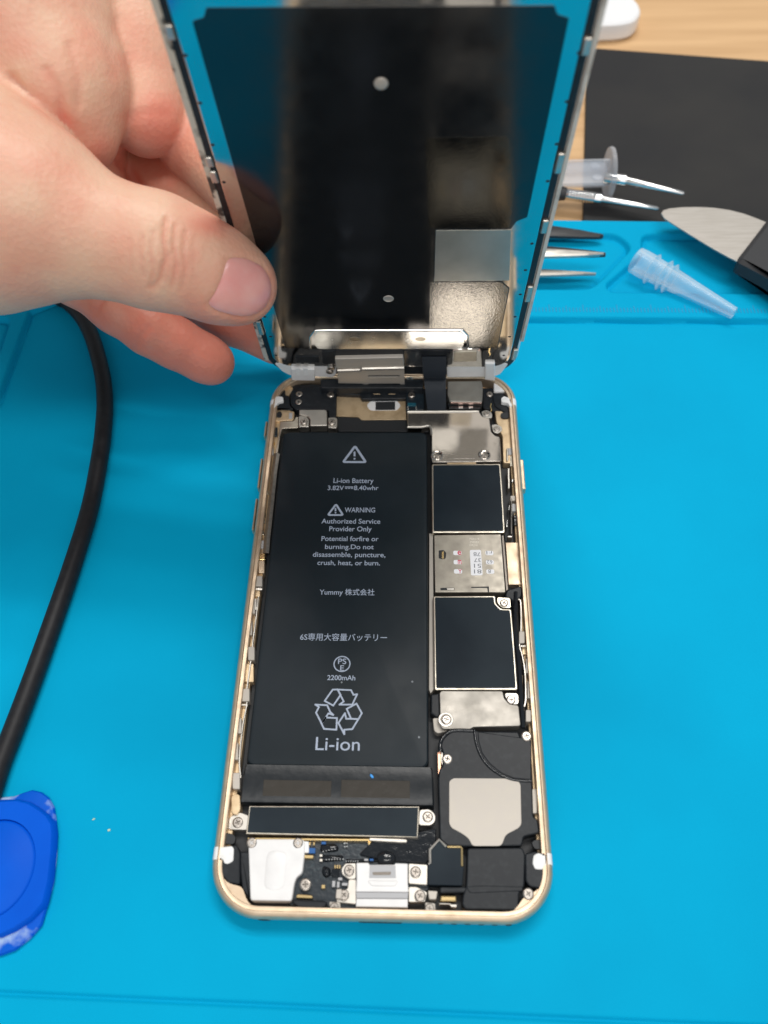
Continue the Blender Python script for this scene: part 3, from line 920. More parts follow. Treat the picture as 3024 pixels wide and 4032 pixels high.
# --- vibration motor below the battery
vm = part('vibration_motor', MB().prism(F('Z2', [(207, 541), (974, 543), (968, 684), (192, 668)], 4.4), 1.3, 4.4, .15), M['nickel'])
part('motor_film', MB().prism(F('Z2', [(212, 546), (969, 548), (963, 680), (199, 661)], 4.43), 4.3, 4.46, .04), M['film'], vm)
part('motor_bracket', MB().prism(rnd(F('Z2', [(975, 558), (1020, 556), (1046, 580), (1046, 612), (1025, 630), (970, 628)], 4.1), .6), 1.6, 4.15, .1), M['steel'])
part('motor_bracket', MB().prism(rnd(F('Z2', [(205, 585), (200, 650), (112, 648), (118, 592), (165, 570)], 3.6), .5), 1.6, 3.65, .1), M['steel'])
part('motor_lip', MB().prism(F('Z2', [(200, 684), (750, 690), (750, 700), (200, 694)], 3.9), 1.6, 3.9, .08), M['gold_shiny'])
part('motor_lip', MB().prism(rnd(F('Z2', [(748, 684), (905, 690), (920, 694), (918, 706), (890, 706), (748, 698)], 4.2), .4), 3.2, 4.2, .12), M['steel'])
part('gold_post', MB().prism(F('Z2', [(742, 700), (757, 700), (756, 738), (744, 740)], 3.4), 1.6, 3.4, .08), M['gold_shiny'])

# --- white headphone block
hj = part('headphone_block', MB().prism(rnd(F('Z2', [(202, 690), (448, 690), (458, 705), (455, 765), (446, 842), (420, 862), (410, 890), (398, 970), (212, 967)], 4.6), .5), 1.4, 4.5, .25), M['white'])
b = MB()
for k_, (ya, yb2) in enumerate(((735, 930),)):
    pts = F('Z2', [(335, ya), (335, yb2)], 4.5)
    rings = []
    for j in range(13):
        t_ = j / 12; y = pts[0][1] + (pts[1][1] - pts[0][1]) * t_
        w_ = 2.3 * math.sqrt(max(0.02, 1 - (2 * t_ - 1) ** 6))
        rings.append([(pts[0][0] + w_ * math.cos(a), y, 4.32 + .42 * math.sin(a) * min(1, w_ / 2)) for a in np.linspace(math.pi, 0, 9)])
    b.loft(rings, True, True)
part('jack_barrel', b, M['white'], hj, None, 60)
b = MB().prism(rnd(F('Z2', [(452, 700), (476, 702), (476, 752), (452, 752)], 4.1), .2), 1.6, 4.1, .08)
part('white_spacer', b, M['white'])

# --- bottom flex board with its small components
part('flex_board', MB().prism(F('Z2', [(400, 690), (760, 695), (1010, 760), (1015, 920), (700, 1020), (560, 1010), (390, 990), (410, 880), (450, 840)], 3.0), 1.2, 3.0, .1), M['pcb'])
part('flex_ribbon', MB().prism(rnd(F('Z2', [(760, 700), (1050, 640), (1050, 720), (1010, 800), (830, 790), (700, 760)], 3.6), .6), 1.2, 3.5, .2), M['black_gloss'])
part('resin_blob', MB().loft([[(*q, 3.4 + .9 * math.sin(t_)) for q in circ(*W('Z2', 825, 775, 3.8)[:2], 1.9 * math.cos(t_) + .02, 20, 1.4 * math.cos(t_) + .02)] for t_ in np.linspace(0, 1.55, 7)]), M['black_gloss'], None, None, 60)
def resin(pts, z, h, m=M['black_gloss'], name='resin_coating'):
    p = ccw(rnd(pts, .7, 4))
    part(name, MB().loft([[(*q, z) for q in p], [(*q, z + h * .6) for q in inset(p, .15)], [(*q, z + h) for q in inset(p, .5)]]), m, None, None, 60)


resin(F('ZV', [(700, 400), (900, 395), (945, 450), (930, 500), (760, 515), (690, 500)], 3.6), 2.9, .8)
resin(F('ZV', [(690, 540), (1000, 545), (1010, 620), (760, 640), (680, 630)], 3.6), 2.9, .8)
resin(F('ZV', [(720, 680), (830, 700), (840, 820), (760, 850), (715, 790)], 3.8), 2.9, .9)
resin(F('ZV', [(1030, 590), (1200, 600), (1340, 580), (1480, 560), (1650, 580), (1650, 640), (1180, 640), (1030, 650)], 3.8), 3.0, .7)
CHIPS = [('ZV', 1020, 400, .5, .25, 'solder'), ('ZV', 1050, 400, .3, .25, 'solder'), ('ZV', 1020, 442, .4, .25, 'solder'), ('ZV', 1050, 442, .4, .25, 'solder'), ('ZV', 565, 405, .35, .6, 'gold_shiny'), ('ZV', 618, 405, .35, .6, 'gold_shiny'),
         ('ZV', 585, 495, 1.5, 1.0, 'blue_part'), ('ZV', 745, 395, .9, .5, 'blue_part'), ('ZV', 875, 930, .6, 1.1, 'grey'), ('ZV', 935, 940, .5, 1.1, 'grey'), ('ZV', 1020, 935, 1.1, .5, 'grey'), ('ZV', 895, 705, .3, .7, 'gold_shiny'), ('ZV', 925, 705, .3, .7, 'gold_shiny'), ('ZV', 955, 705, .3, .7, 'gold_shiny'),
         ('ZV', 740, 965, .7, .7, 'gold_shiny'), ('ZV', 710, 560, .6, .5, 'steel'), ('ZV', 710, 620, .6, .5, 'steel'), ('ZV', 1370, 615, .8, .4, 'blue_part'), ('ZV', 1300, 615, .8, .4, 'grey'), ('ZV', 900, 780, 1.6, 1.3, 'black_gloss'), ('ZV', 550, 575, 1.8, .6, 'gold_shiny'), ('ZV', 960, 865, .8, .5, 'grey')]
for i in range(7): CHIPS.append(('ZV', 780 + i * 36, 612 - i * 1, .22, .3, 'solder'))
for i in range(6): CHIPS.append(('ZV', 1040 + i * 30, 632, .22, .3, 'solder'))
for i in range(5): CHIPS.append(('ZV', 740 + i * 38, 505 - i * 8, .3, .2, 'solder'))
for z, a, b2, wx, wy, m in CHIPS:
    q = W(z, a, b2, 3.7)
    part('chip', MB().box(q[0] - wx / 2, q[1] - wy / 2, 2.9, q[0] + wx / 2, q[1] + wy / 2, 3.75, .06), M[m])
part('contact_spring', MB().prism(rnd(F('ZV', [(395, 1062), (595, 1075), (605, 1120), (380, 1112)], 4.2), .3), 3.5, 4.2, .15), M['gold_shiny'])
part('rubber_gasket', MB().prism(rnd(F('ZV', [(335, 1125), (470, 1135), (760, 1148), (795, 1175), (770, 1230), (700, 1270), (420, 1250), (330, 1180)], 4.5), .6), 1.4, 4.5, .35), M['black'])
part('rubber_gasket', MB().prism(rnd(F('Z2', [(165, 745), (215, 750), (212, 965), (175, 920), (165, 830)], 4.2), .5), 1.4, 4.2, .3), M['black'])

# --- charging port
cpn = part('charging_port', MB().prism(rnd(F('Z2', [(690, 797), (745, 797), (748, 806), (862, 806), (866, 799), (922, 801), (922, 890), (926, 930), (688, 928), (690, 880)], 4.7), .25), 1.4, 4.7, .2), M['white'])
part('port_shell', MB().prism(F('Z2', [(750, 808), (866, 810), (868, 866), (748, 866)], 4.8), 4.5, 4.78, .06), M['grey'], cpn)
part('port_slot', MB().prism(rnd(F('ZV', [(1380, 775), (1625, 770), (1620, 812), (1390, 815)], 4.9), .2), 4.7, 4.82, .03), M['screw_in'], cpn)
part('port_ridge', MB().prism(rnd(F('Z2', [(738, 876), (880, 878), (868, 904), (755, 902)], 4.9), .6), 4.5, 4.95, .2), M['white'], cpn)
part('port_band', MB().prism(F('Z2', [(688, 930), (924, 932), (922, 958), (690, 957)], 4.6), 1.6, 4.55, .08), M['grey'], cpn)
part('port_foot', MB().prism(F('Z2', [(690, 959), (922, 960), (921, 999), (688, 995)], 4.6), 1.6, 4.6, .15), M['white'], cpn)
for pts, h in (([(622, 825), (640, 800), (688, 798), (688, 870), (655, 872), (625, 850)], 4.0), ([(655, 872), (690, 872), (690, 985), (600, 975), (602, 930), (650, 915)], 3.9), ([(925, 800), (1012, 806), (1010, 898), (925, 892)], 4.1), ([(925, 905), (960, 905), (1010, 930), (1000, 975), (925, 975)], 4.0)):
    part('port_bracket', MB().prism(rnd(F('Z2', pts, h), .35), 1.5, h, .12), M['steel'])
for pts in ([(568, 972), (616, 975), (620, 1020), (570, 1022)], [(1000, 975), (1045, 980), (1048, 1028), (1000, 1026)], [(600, 915), (625, 915), (622, 960), (596, 958)], [(1012, 922), (1056, 925), (1050, 962), (1018, 962)]):
    part('end_bracket', MB().prism(rnd(F('Z2', pts, 4.7), .25), 1.4, 4.6, .12), M['steel_matte'])

# --- loudspeaker module
sk = part('loudspeaker', MB().prism(rnd(F('Z2', [(1063, 262), (1075, 230), (1112, 196), (1222, 197), (1238, 204), (1420, 207), (1440, 262), (1478, 275), (1488, 590), (1508, 603), (1516, 662), (1445, 680), (1436, 722), (1190, 724), (1140, 722), (1100, 722), (1066, 690), (1058, 420), (1064, 375), (1078, 362), (1080, 300)], 4.5), .45), 1.4, 4.5, .3), M['black'])
part('speaker_plate', MB().prism(rnd(F('Z2', [(1108, 430), (1126, 416), (1405, 418), (1430, 440), (1434, 625), (1420, 642), (1362, 672), (1345, 722), (1212, 722), (1198, 690), (1170, 668), (1118, 640), (1108, 620)], 4.6), .8), 4.4, 4.62, .08), M['steel_matte'], sk)
gp = [(1222, 200), (1228, 250), (1248, 310), (1285, 362), (1340, 402), (1400, 425), (1478, 430)]
g3 = [W('Z2', a, b_, 4.5) for a, b_ in gp]
part('speaker_groove', MB().tube(spline(g3, 5), .32, 8), M['black_gloss'], sk, None, 60)
part('speaker_cushion', MB().prism(rnd(F('Z2', [(1235, 206), (1478, 240), (1478, 425), (1400, 418), (1345, 396), (1292, 355), (1255, 305), (1240, 255)], 4.6), .5), 4.3, 4.66, .2), M['black'], sk)
part('speaker_rib', MB().tube(spline([W('Z2', a, b_, 4.5) for a, b_ in ((1068, 300), (1070, 255), (1092, 222), (1130, 202), (1215, 203))], 5), .42, 8), M['black_gloss'], sk, None, 60)
part('copper_contact', MB().prism(F('Z2', [(1056, 300), (1070, 298), (1072, 395), (1058, 398)], 4.2), 1.8, 4.2, .06), mat('copper', (.70, .38, .26), .3, 1.))
part('screw_tab', MB().prism(rnd(F('Z2', [(1068, 300), (1110, 300), (1128, 330), (1110, 358), (1078, 365), (1070, 340)], 4.0), .5), 1.5, 4.1, .1), M['steel'])
part('speaker_duct', MB().prism(rnd(F('Z2', [(1190, 730), (1438, 728), (1452, 760), (1448, 905), (1425, 930), (1420, 1012), (1180, 1008), (1165, 985), (1170, 940), (1185, 905)], 4.7), .6), 1.4, 4.6, .3), M['black'])
b = MB()
for yy in (795, 828, 905): stroke(b, F('Z2', [(1255, yy), (1330, yy + 1)], 4.64), .10, 4.62)
part('duct_ridge', MB().prism(rnd(F('Z2', [(1185, 905), (1260, 900), (1440, 905), (1440, 925), (1200, 935)], 4.7), .5), 4.4, 4.75, .15), M['black'])
part('antenna_plate', MB().prism(rnd(F('ZW', [(325, 350), (420, 250), (488, 318), (640, 322), (640, 500), (655, 505), (640, 680), (320, 672), (318, 480), (340, 478)], 4.6), .25), 1.5, 4.5, .12), M['film'])
b = MB()
for pl, mm in (([(322, 478), (340, 470), (338, 345), (424, 252), (490, 318)], 'steel'),):
    p3 = [W('ZW', a, b_, 4.55) for a, b_ in pl]
    part('antenna_edge', MB().tube(p3, .28, 8), M[mm])
part('antenna_edge', MB().tube([W('ZW', a, b_, 4.55) for a, b_ in ((500, 318), (625, 320), (636, 332), (638, 500))], .25, 8), M['gold_shiny'])
part('antenna_spring', MB().prism(rnd(F('ZW', [(440, 768), (585, 772), (590, 830), (430, 828)], 4.4), .3), 2.6, 4.2, .3), M['gold_shiny'])
part('antenna_foot', MB().prism(F('ZW', [(425, 842), (520, 845), (540, 855), (590, 855), (588, 880), (540, 880), (520, 855), (425, 852)], 4.6), 2.6, 4.5, .06), M['steel'])
part('antenna_rib', MB().prism(rnd(F('ZW', [(430, 690), (670, 690), (720, 700), (690, 745), (430, 750)], 4.5), .5), 1.6, 4.4, .3), M['black'])

# --- shields and boards
def shield(pts, z, name, lab, m=M['nickel']):
    p = ccw(rnd(pts, .45))
    s_ = part(name, MB().prism(p, 1.6, z, .22), m, None, lab)
    part('shield_film', MB().prism(rnd(inset(ccw(pts), .42), .35), z - .1, z + .05, .04), M['film'], s_)
    return s_


shield(F('Z3', [(300, 985), (1120, 980), (1140, 1220), (1175, 1800), (305, 1800), (300, 1300)], 4.5), 4.45, 'board_shield', 'square black-filmed shield nearest the camera plate')
shield(F('Z4', [(292, 680), (970, 676), (978, 760), (1030, 815), (1145, 822), (1170, 1100), (1215, 1705), (305, 1705)], 4.5), 4.45, 'board_shield', 'larger black-filmed shield with a cut corner')
part('screw_corner', MB().prism(rnd(F('Z4', [(985, 690), (1135, 700), (1140, 812), (1040, 808), (990, 760)], 4.2), .5), 1.6, 4.15, .12), M['nickel'])
part('board_edge', MB().prism(F('Z4', [(248, 0), (292, 0), (300, 1700), (262, 1745), (246, 1700)], 3.2), 1.4, 3.2, .1), M['steel_matte'])
M['tray'] = mat('card_tray_steel', (.43, .395, .335), .46, .95, noise=(.35, (.34, .31, .265), .4, .7), rn=(.5, .38, .56))
st = part('sim_tray', MB().prism(rnd(F('Z4', [(302, 18), (1030, 8), (1080, 640), (312, 640)], 4.3), .25), 1.6, 4.25, .12), M['tray'], None, 'metal card tray with white and red stickers')
part('sim_flank', MB().prism(F('Z4', [(1035, 20), (1062, 22), (1112, 610), (1085, 632)], 4.0), 1.6, 4.0, .1), M['screw_in'], st)
for pts in ([(352, 186), (410, 182), (434, 212), (430, 270), (405, 284), (352, 272)], [(370, 594), (525, 590), (525, 618), (372, 620)], [(706, 582), (900, 578), (900, 640), (888, 642), (880, 594), (706, 594)]):
    part('tray_slot', MB().prism(rnd(F('Z4', pts, 4.27), .2), 4.1, 4.27, .02), M['black_matte'], st)
part('tray_spring', MB().prism(F('Z4', [(385, 205), (408, 190), (410, 275), (388, 270)], 4.3), 4.2, 4.31, .03), M['gold_shiny'], st)
part('tray_spring', MB().prism(F('Z4', [(440, 596), (520, 594), (520, 616), (445, 616)], 4.3), 4.2, 4.31, .03), M['steel'], st)
for s, y in (('F3X619', 72), ('2S8DE0', 106), ('DKJ12', 138)):
    print_text(s, 'Z4', 690, 792 if s != 'DKJ12' else 775, y - 22, y, 4.262, M['etch'], st)
part('sticker', MB().prism(rnd(F('Z4', [(690, 180), (812, 178), (832, 455), (705, 458)], 4.3), .4), 4.2, 4.275, .01), M['sticker'], st)
for s, y, x0, x1 in (('78', 248, 732, 806), ('37', 312, 738, 814), ('51', 374, 738, 818), ('81', 436, 738, 820)):
    print_text(s, 'Z4', x0, x1, y - 42, y, 4.29, M['grey_ink'], st, 0, 1)
for y, ch in ((212, 'e'), (312, 'm'), (413, 'Y')):
    x = 555 + (y - 212) * .04
    part('sticker', MB().prism(rnd(F('Z4', [(x - 45, y - 24), (x + 45, y - 22), (x + 46, y + 24), (x - 44, y + 24)], 4.3), .45, 6), 4.2, 4.275, .01), M['sticker'], st)
    print_text(ch, 'Z4', x + 2, x + 42, y - 20, y + 20, 4.29, M['red_ink'], st, .02, 0, fitv='x' if ch != 'Y' else 'H')
for y, ch in ((212, 'r1'), (312, '62'), (414, '8')):
    x = 903 + (y - 212) * .05
    part('sticker', MB().prism(rnd(F('Z4', [(x - 44, y - 23), (x + 44, y - 21), (x + 46, y + 25), (x - 40, y + 25)], 4.3), .45, 6), 4.2, 4.275, .01), M['sticker'], st)
    print_text(ch, 'Z4', x - (30 if ch != '8' else 20), x + (30 if ch != '8' else 10), y - 20, y + 18, 4.29, M['grey_ink'], st, 0, 1)
part('tray_ledge', MB().prism(F('Z4', [(1078, 100), (1250, 98), (1288, 560), (1110, 560)], 3.3), 1.4, 3.4, .15), M['gold'])

# battery connector cover plate at the bottom of the board
M['cover'] = mat('brushed_cover', (.47, .44, .395), .52, .9, noise=(.22, (.37, .345, .305), .4, .7), rn=(.25, .44, .64), bump=(.2, .08, .25))
part('connector_cover', MB().prism(rnd(F('Z4', [(362, 1740), (380, 1714), (1050, 1716), (1062, 1790), (1120, 1860), (1222, 1872), (1245, 2095), (730, 2108), (700, 2130), (400, 2130), (372, 2100)], 4.6), .5), 1.8, 4.6, .15), M['cover'], None, 'broad steel connector cover with two screws')
part('cover_recess', MB().prism(rnd(F('Z4', [(1068, 1735), (1200, 1738), (1222, 1760), (1226, 1862), (1150, 1862), (1080, 1800)], 4.4), .6), 1.8, 4.4, .12), M['steel'])
part('cover_boss', MB().lathe(tuple(W('Z4', 430, 2030, 4.5)), (0, 0, 1), [(-2, 1.7), (.02, 1.7), (.18, 1.55), (.18, 1.2), (.02, 1.1)], 28), M['steel'])
part('connector_flex', MB().prism(F('Z4', [(262, 1750), (365, 1735), (372, 1990), (330, 2000), (262, 1960)], 4.0), 1.5, 4.0, .4), M['black'])
part('board_edge', MB().prism(rnd(F('Z4', [(285, 2010), (380, 2005), (400, 2130), (470, 2150), (340, 2180), (300, 2150)], 3.4), .5), 1.4, 3.4, .15), M['steel_matte'])

# polished plate at the top right
plp = rnd(F('Z3', [(12, 352), (862, 352), (905, 420), (990, 440), (1010, 600), (1060, 650), (1112, 660), (1130, 955), (300, 965), (296, 560), (262, 528), (175, 545), (12, 545)], 4.9), .5)
part('camera_plate', MB().prism(plp, 2.2, 4.85, .25), M['steel_mirror'], None, 'large mirror-bright plate over the board top')
part('plate_rib', MB().tube([W('Z3', a, b_, 4.8) for a, b_ in ((14, 370), (860, 366))], .42, 8), M['steel'])
part('plate_rib', MB().tube(spline([W('Z3', a, b_, 4.7) for a, b_ in ((14, 548), (170, 548), (262, 534), (292, 565), (300, 640))], 4), .35, 8), M['steel'])
for a, b_ in ((365, 895), (925, 890)):
    part('plate_boss', MB().lathe(tuple(W('Z3', a, b_ - 8, 4.8)), (0, 0, 1), [(-.2, 1.75), (.15, 1.6), (.28, 1.35), (.12, 1.1), (.06, .9)], 28), M['steel_mirror'], None, None, 60)
part('plate_boss', MB().prism(rnd(F('Z3', [(495, 882), (510, 870), (810, 870), (822, 885), (820, 925), (498, 930)], 4.95), .4), 4.7, 5.0, .14), M['steel_mirror'])
for pts in ([(890, 360), (960, 340), (1020, 380), (1020, 440), (910, 435)], [(1010, 520), (1060, 510), (1135, 540), (1140, 590), (1090, 625), (1030, 610)]):
    part('plate_tab', MB().prism(rnd(F('Z3', pts, 4.1), .6), 1.8, 4.1, .12), M['steel'])
part('plate_lip', MB().prism(F('Z3', [(485, 960), (830, 958), (830, 978), (485, 982)], 4.6), 2, 4.6, .06), M['gold_in'])

# rear camera and neighbours
rc = part('rear_camera', MB().prism(rnd(F('Z1', [(1150, 152), (1352, 150), (1360, 190), (1356, 276), (1162, 272), (1148, 230)], 5.6), .5), 1.6, 5.6, .2), mat('camera_top', (.36, .345, .31), .5, .9, noise=(.4, (.31, .295, .265), .4, .7)), None, 'square rear camera module with a satin steel top')
part('camera_foot', MB().prism(F('Z1', [(1150, 285), (1350, 288), (1345, 318), (1160, 316)], 4.2), 1.6, 4.2, .1), M['black_gloss'], rc)
for x in (1228, 1288):
    part('camera_contact', MB().prism(F('Z1', [(x - 13, 300), (x + 13, 300), (x + 13, 312), (x - 13, 312)], 4.3), 4.0, 4.3, .04), M['solder'], rc)
part('camera_lip', MB().prism(F('Z1', [(1168, 272), (1352, 276), (1352, 283), (1168, 280)], 5.3), 4.6, 5.3, .05), mat('rose_lip', (.62, .42, .36), .3, 1.), rc)
part('earpiece_base', MB().prism(rnd(F('Z1', [(210, 200), (240, 170), (480, 165), (490, 200), (488, 365), (445, 370), (440, 322), (275, 318), (245, 320), (215, 290)], 3.7), .5), 1.4, 3.6, .25), M['black'])
part('top_strip', MB().prism(rnd(F('Z1', [(490, 190), (640, 190), (905, 185), (905, 255), (640, 258), (630, 235), (490, 228)], 3.2), .3), 1.4, 3.2, .2), M['black'])
for x in (730, 820):
    part('gold_pad', MB().prism(rnd(F('Z1', [(x - 22, 215), (x + 20, 215), (x + 20, 229), (x - 22, 229)], 3.3), .2), 3.1, 3.28, .03), M['gold_in'])
part('adhesive_pad', MB().prism(rnd(F('Z1', [(490, 362), (620, 368), (640, 384), (908, 382), (910, 432), (1045, 440), (1040, 452), (500, 450)], 2.6), .3), 1.3, 2.6, .15), M['black_matte'])
part('dark_gap_cover', MB().prism(rnd(F('Z1', [(395, 140), (1005, 140), (1005, 192), (395, 192)], 5.75), .4), 3.0, 5.75, .2), M['black'])  # black piece added over the gold rim for the dark gap below the bracket
part('sensor_strip', MB().prism(rnd(F('Z1', [(905, 190), (1010, 190), (1010, 320), (905, 330)], 3.4), .3), 1.4, 3.3, .15), M['pcb'])
part('blue_connector', MB().prism(F('Z1', [(912, 280), (962, 280), (962, 300), (912, 300)], 3.6), 3.0, 3.6, .06), mat('teal_part', (.01, .09, .13), .3))
for x in (915, 964):
    part('chip', MB().prism(F('Z1', [(x - 4, 300), (x + 4, 300), (x + 4, 318), (x - 4, 318)], 3.6), 3.0, 3.6, .04), M['solder'])
part('corner_cover', MB().prism(rnd(F('Z1', [(1355, 190), (1440, 190), (1450, 250), (1520, 290), (1515, 335), (1425, 330), (1400, 320), (1360, 310)], 3.7), .5), 1.4, 3.6, .25), M['black'])
part('corner_cap', MB().prism(rnd(F('Z1', [(1425, 140), (1455, 135), (1505, 210), (1425, 212)], 4.8), .5), 1.5, 4.7, .2), M['white'])
part('blue_wire', MB().tube(spline([W('Z3', a, b_, 3.9) for a, b_ in ((1008, 270), (1000, 310), (1012, 345), (1000, 365))], 4), .16, 6), M['gold_shiny'])

# volume-flex bracket with two screws at the top left
vb = part('corner_bracket', MB().prism(rnd(F('ZT', [(655, 880), (1085, 880), (1110, 905), (1110, 1140), (830, 1145), (830, 1040), (790, 985), (655, 960)], 4.4), .3), 1.8, 4.35, .2), M['steel'])
for pts in ([(645, 985), (760, 985), (818, 1040), (815, 1165), (645, 1168)], [(1125, 1010), (1250, 1008), (1278, 1030), (1275, 1170), (1250, 1188), (1125, 1180)]):
    part('bracket_ear', MB().prism(rnd(F('ZT', pts, 3.9), .4), 1.8, 3.9, .15), M['steel'])
part('bracket_arm', MB().prism(rnd(F('ZT', [(345, 1080), (570, 1065), (600, 1000), (640, 1000), (640, 1180), (380, 1190), (345, 1300), (300, 1650), (255, 1650), (320, 1300)], 3.9), .3), 1.6, 3.9, .12), M['nickel'])
part('foam_pad', MB().prism(F('ZT', [(490, 935), (545, 935), (540, 1030), (485, 1030)], 3.9), 3.0, 3.95, .1), M['grey'])
for z, pts in (('Z1', [(128, 345), (155, 328), (168, 345), (160, 368), (130, 365)]), ('Z1', [(1462, 345), (1490, 335), (1518, 345), (1515, 372), (1470, 372)]), ('Z2', [(85, 668), (120, 662), (148, 680), (140, 715), (82, 712)]), ('Z2', [(1480, 705), (1495, 694), (1528, 695), (1545, 715), (1530, 738), (1490, 735)])):
    part('corner_hole', MB().prism(rnd(F(z, pts, 4.0), .8, 5), 3.0, 4.05, .06), M['black_matte'])
# black corner gaskets
for z, pts, h in (('ZT', [(290, 540), (330, 510), (410, 520), (425, 560), (430, 640), (490, 650), (500, 800), (560, 880), (260, 870), (200, 900), (205, 840), (250, 720)], 4.3),
                  ('Z1', [(1425, 215), (1500, 215), (1530, 250), (1535, 330), (1500, 345), (1430, 300), (1415, 250)], 4.0),
                  ('Z2', [(78, 735), (150, 715), (165, 750), (165, 895), (112, 888), (80, 850), (70, 790)], 4.9),
                  ('Z2', [(1450, 755), (1500, 745), (1545, 770), (1548, 880), (1530, 915), (1470, 905), (1452, 880)], 4.9)):
    part('corner_gasket', MB().prism(keep_in(rnd(F(z, pts, h), .5)), 1.4, h, .3), M['black'])
# white antenna joints across the rim
for z, pts, side_ in (('ZT', [(165, 715), (250, 715), (285, 660), (390, 670), (400, 740), (320, 755), (290, 800), (250, 860), (160, 805)], -1),
                      ('Z1', [(1468, 252), (1485, 240), (1515, 250), (1528, 285), (1545, 290), (1545, 310), (1520, 305), (1508, 280), (1470, 275)], 1),
                      ('Z2', [(72, 728), (130, 722), (138, 735), (135, 790), (110, 803), (95, 800), (88, 780), (72, 778)], -1),
                      ('Z2', [(1488, 765), (1510, 752), (1535, 765), (1556, 760), (1556, 808), (1535, 810), (1530, 828), (1495, 826), (1484, 800)], 1)):
    part('antenna_joint', MB().prism(keep_in(rnd(F(z, pts, 5.2), .35), 1.3), 1.6, 5.22, .15), M['white_band'])
def rim_band(y0, y1, sd):
    b_ = MB()
    rr = [(q[0] - .0, q[1]) for q in prof[2:14]]
    rings = []
    for y in np.linspace(y0, y1, 4):
        ring_ = []
        for ins_, z in rr:
            base = cring(ins_ - .06, z)
            # where the rim is at this y
            xs_ = [p[0] for p in base if p[0] * sd > 0]
            hx = 33.55 - ins_ + .06; r_ = 10.2 - ins_; yy = abs(y - 69.15) - (69.15 - ins_ + .06 - r_)
            x = hx if yy <= 0 else hx - r_ + math.sqrt(max(0, r_ * r_ - yy * yy))
            ring_.append((sd * x, y, z))
        ins_, z = rr[-1]
        ring_ += [(ring_[-1][0] - sd * .6, y, z), (ring_[-1][0] - sd * .6, y, z - 1.2), (ring_[0][0] - sd * 1.5, y, 1.2)]
        rings.append(ring_ if sd > 0 else ring_[::-1])
    b_.loft(rings)
    return b_


for z, a, b_, c_, sd_ in (('Z2', 60, 728, 785, -1), ('Z2', 1570, 757, 808, 1), ('Z1', 105, 268, 298, -1), ('Z1', 1548, 262, 300, 1)):
    part('rim_band', rim_band(W(z, a, c_, 5)[1], W(z, a, b_, 5)[1], sd_), M['white_band'], case, None, 50)

# side keys
for y0, y1, sd_ in ((W('Z1', 60, 495, 3)[1], W('Z1', 60, 405, 3)[1], -1), (W('Z1', 30, 800, 3)[1], W('Z1', 30, 625, 3)[1], -1), (W('Z5', 100, 990, 3)[1], W('Z5', 110, 712, 3)[1], -1), (W('Z3', 1390, 1320, 3)[1], W('Z3', 1365, 960, 3)[1], 1)):
    x = 33.5 * sd_
    part('side_key', MB().prism([(x - .3, y0), (x + .75 * sd_ * 1.0, y0 + .2), (x + .75 * sd_, y1 - .2), (x - .3, y1)], 2.1, 4.3, .25), M['gold'])
# bottom edge openings
part('port_opening', MB().prism(rnd(rect(-4.2, -.05, 4.2, .8), .3), 1.9, 3.6, .2), M['black_matte'])
part('jack_opening', MB().lathe((-22.5, .6, 2.5), (0, -1, 0), [(0, 1.2), (.62, 1.2)], 28), M['black_matte'])
for i in range(6):
    part('speaker_hole', MB().lathe((11.5 + i * 2.6, .5, 2.9), (0, -1, 0), [(0, .55), (.54, .55)], 16), M['black_matte'])

# small clips, springs and blocks along both inner walls
LEFT = [('Z5', 262, 275, 34, 62, 'grey', 3.9), ('Z5', 250, 182, 62, 14, 'steel', 4.0), ('Z5', 285, 110, 60, 80, 'pcb', 3.6), ('Z5', 262, 215, 70, 30, 'amber', 3.2),
        ('Z5', 240, 440, 22, 90, 'black_gloss', 3.7), ('Z5', 232, 520, 20, 40, 'solder', 3.8), ('Z5', 222, 640, 30, 30, 'nickel', 3.9), ('Z5', 205, 690, 36, 50, 'gold_in', 3.8), ('Z5', 200, 820, 20, 60, 'black_gloss', 3.7), ('Z5', 195, 880, 18, 50, 'solder', 3.8),
        ('Z5', 178, 990, 40, 36, 'nickel', 3.9), ('Z5', 178, 1090, 46, 70, 'grey', 3.9), ('Z5', 170, 1200, 70, 55, 'gold_shiny', 4.0), ('Z5', 176, 1285, 52, 110, 'gold', 4.1), ('Z5', 152, 1410, 62, 90, 'steel_matte', 4.4), ('Z5', 150, 1478, 70, 22, 'steel', 4.1), ('Z5', 140, 1520, 50, 50, 'gold_in', 3.6), ('Z5', 118, 1610, 34, 100, 'steel', 4.2),
        ('Z6', 203, 80, 28, 110, 'steel_matte', 4.4), ('Z6', 180, 250, 26, 120, 'steel_matte', 4.4), ('Z6', 185, 460, 54, 110, 'steel_matte', 4.5), ('Z6', 170, 620, 70, 150, 'gold_in', 3.9), ('Z6', 140, 800, 62, 105, 'steel_matte', 4.5), ('Z6', 128, 880, 60, 18, 'steel', 4.2), ('Z6', 88, 1050, 34, 130, 'steel_matte', 4.4), ('Z6', 62, 1260, 34, 140, 'steel_matte', 4.4), ('Z6', 60, 1500, 58, 130, 'steel_matte', 4.5), ('Z2', 150, 430, 30, 70, 'steel_matte', 4.5)]
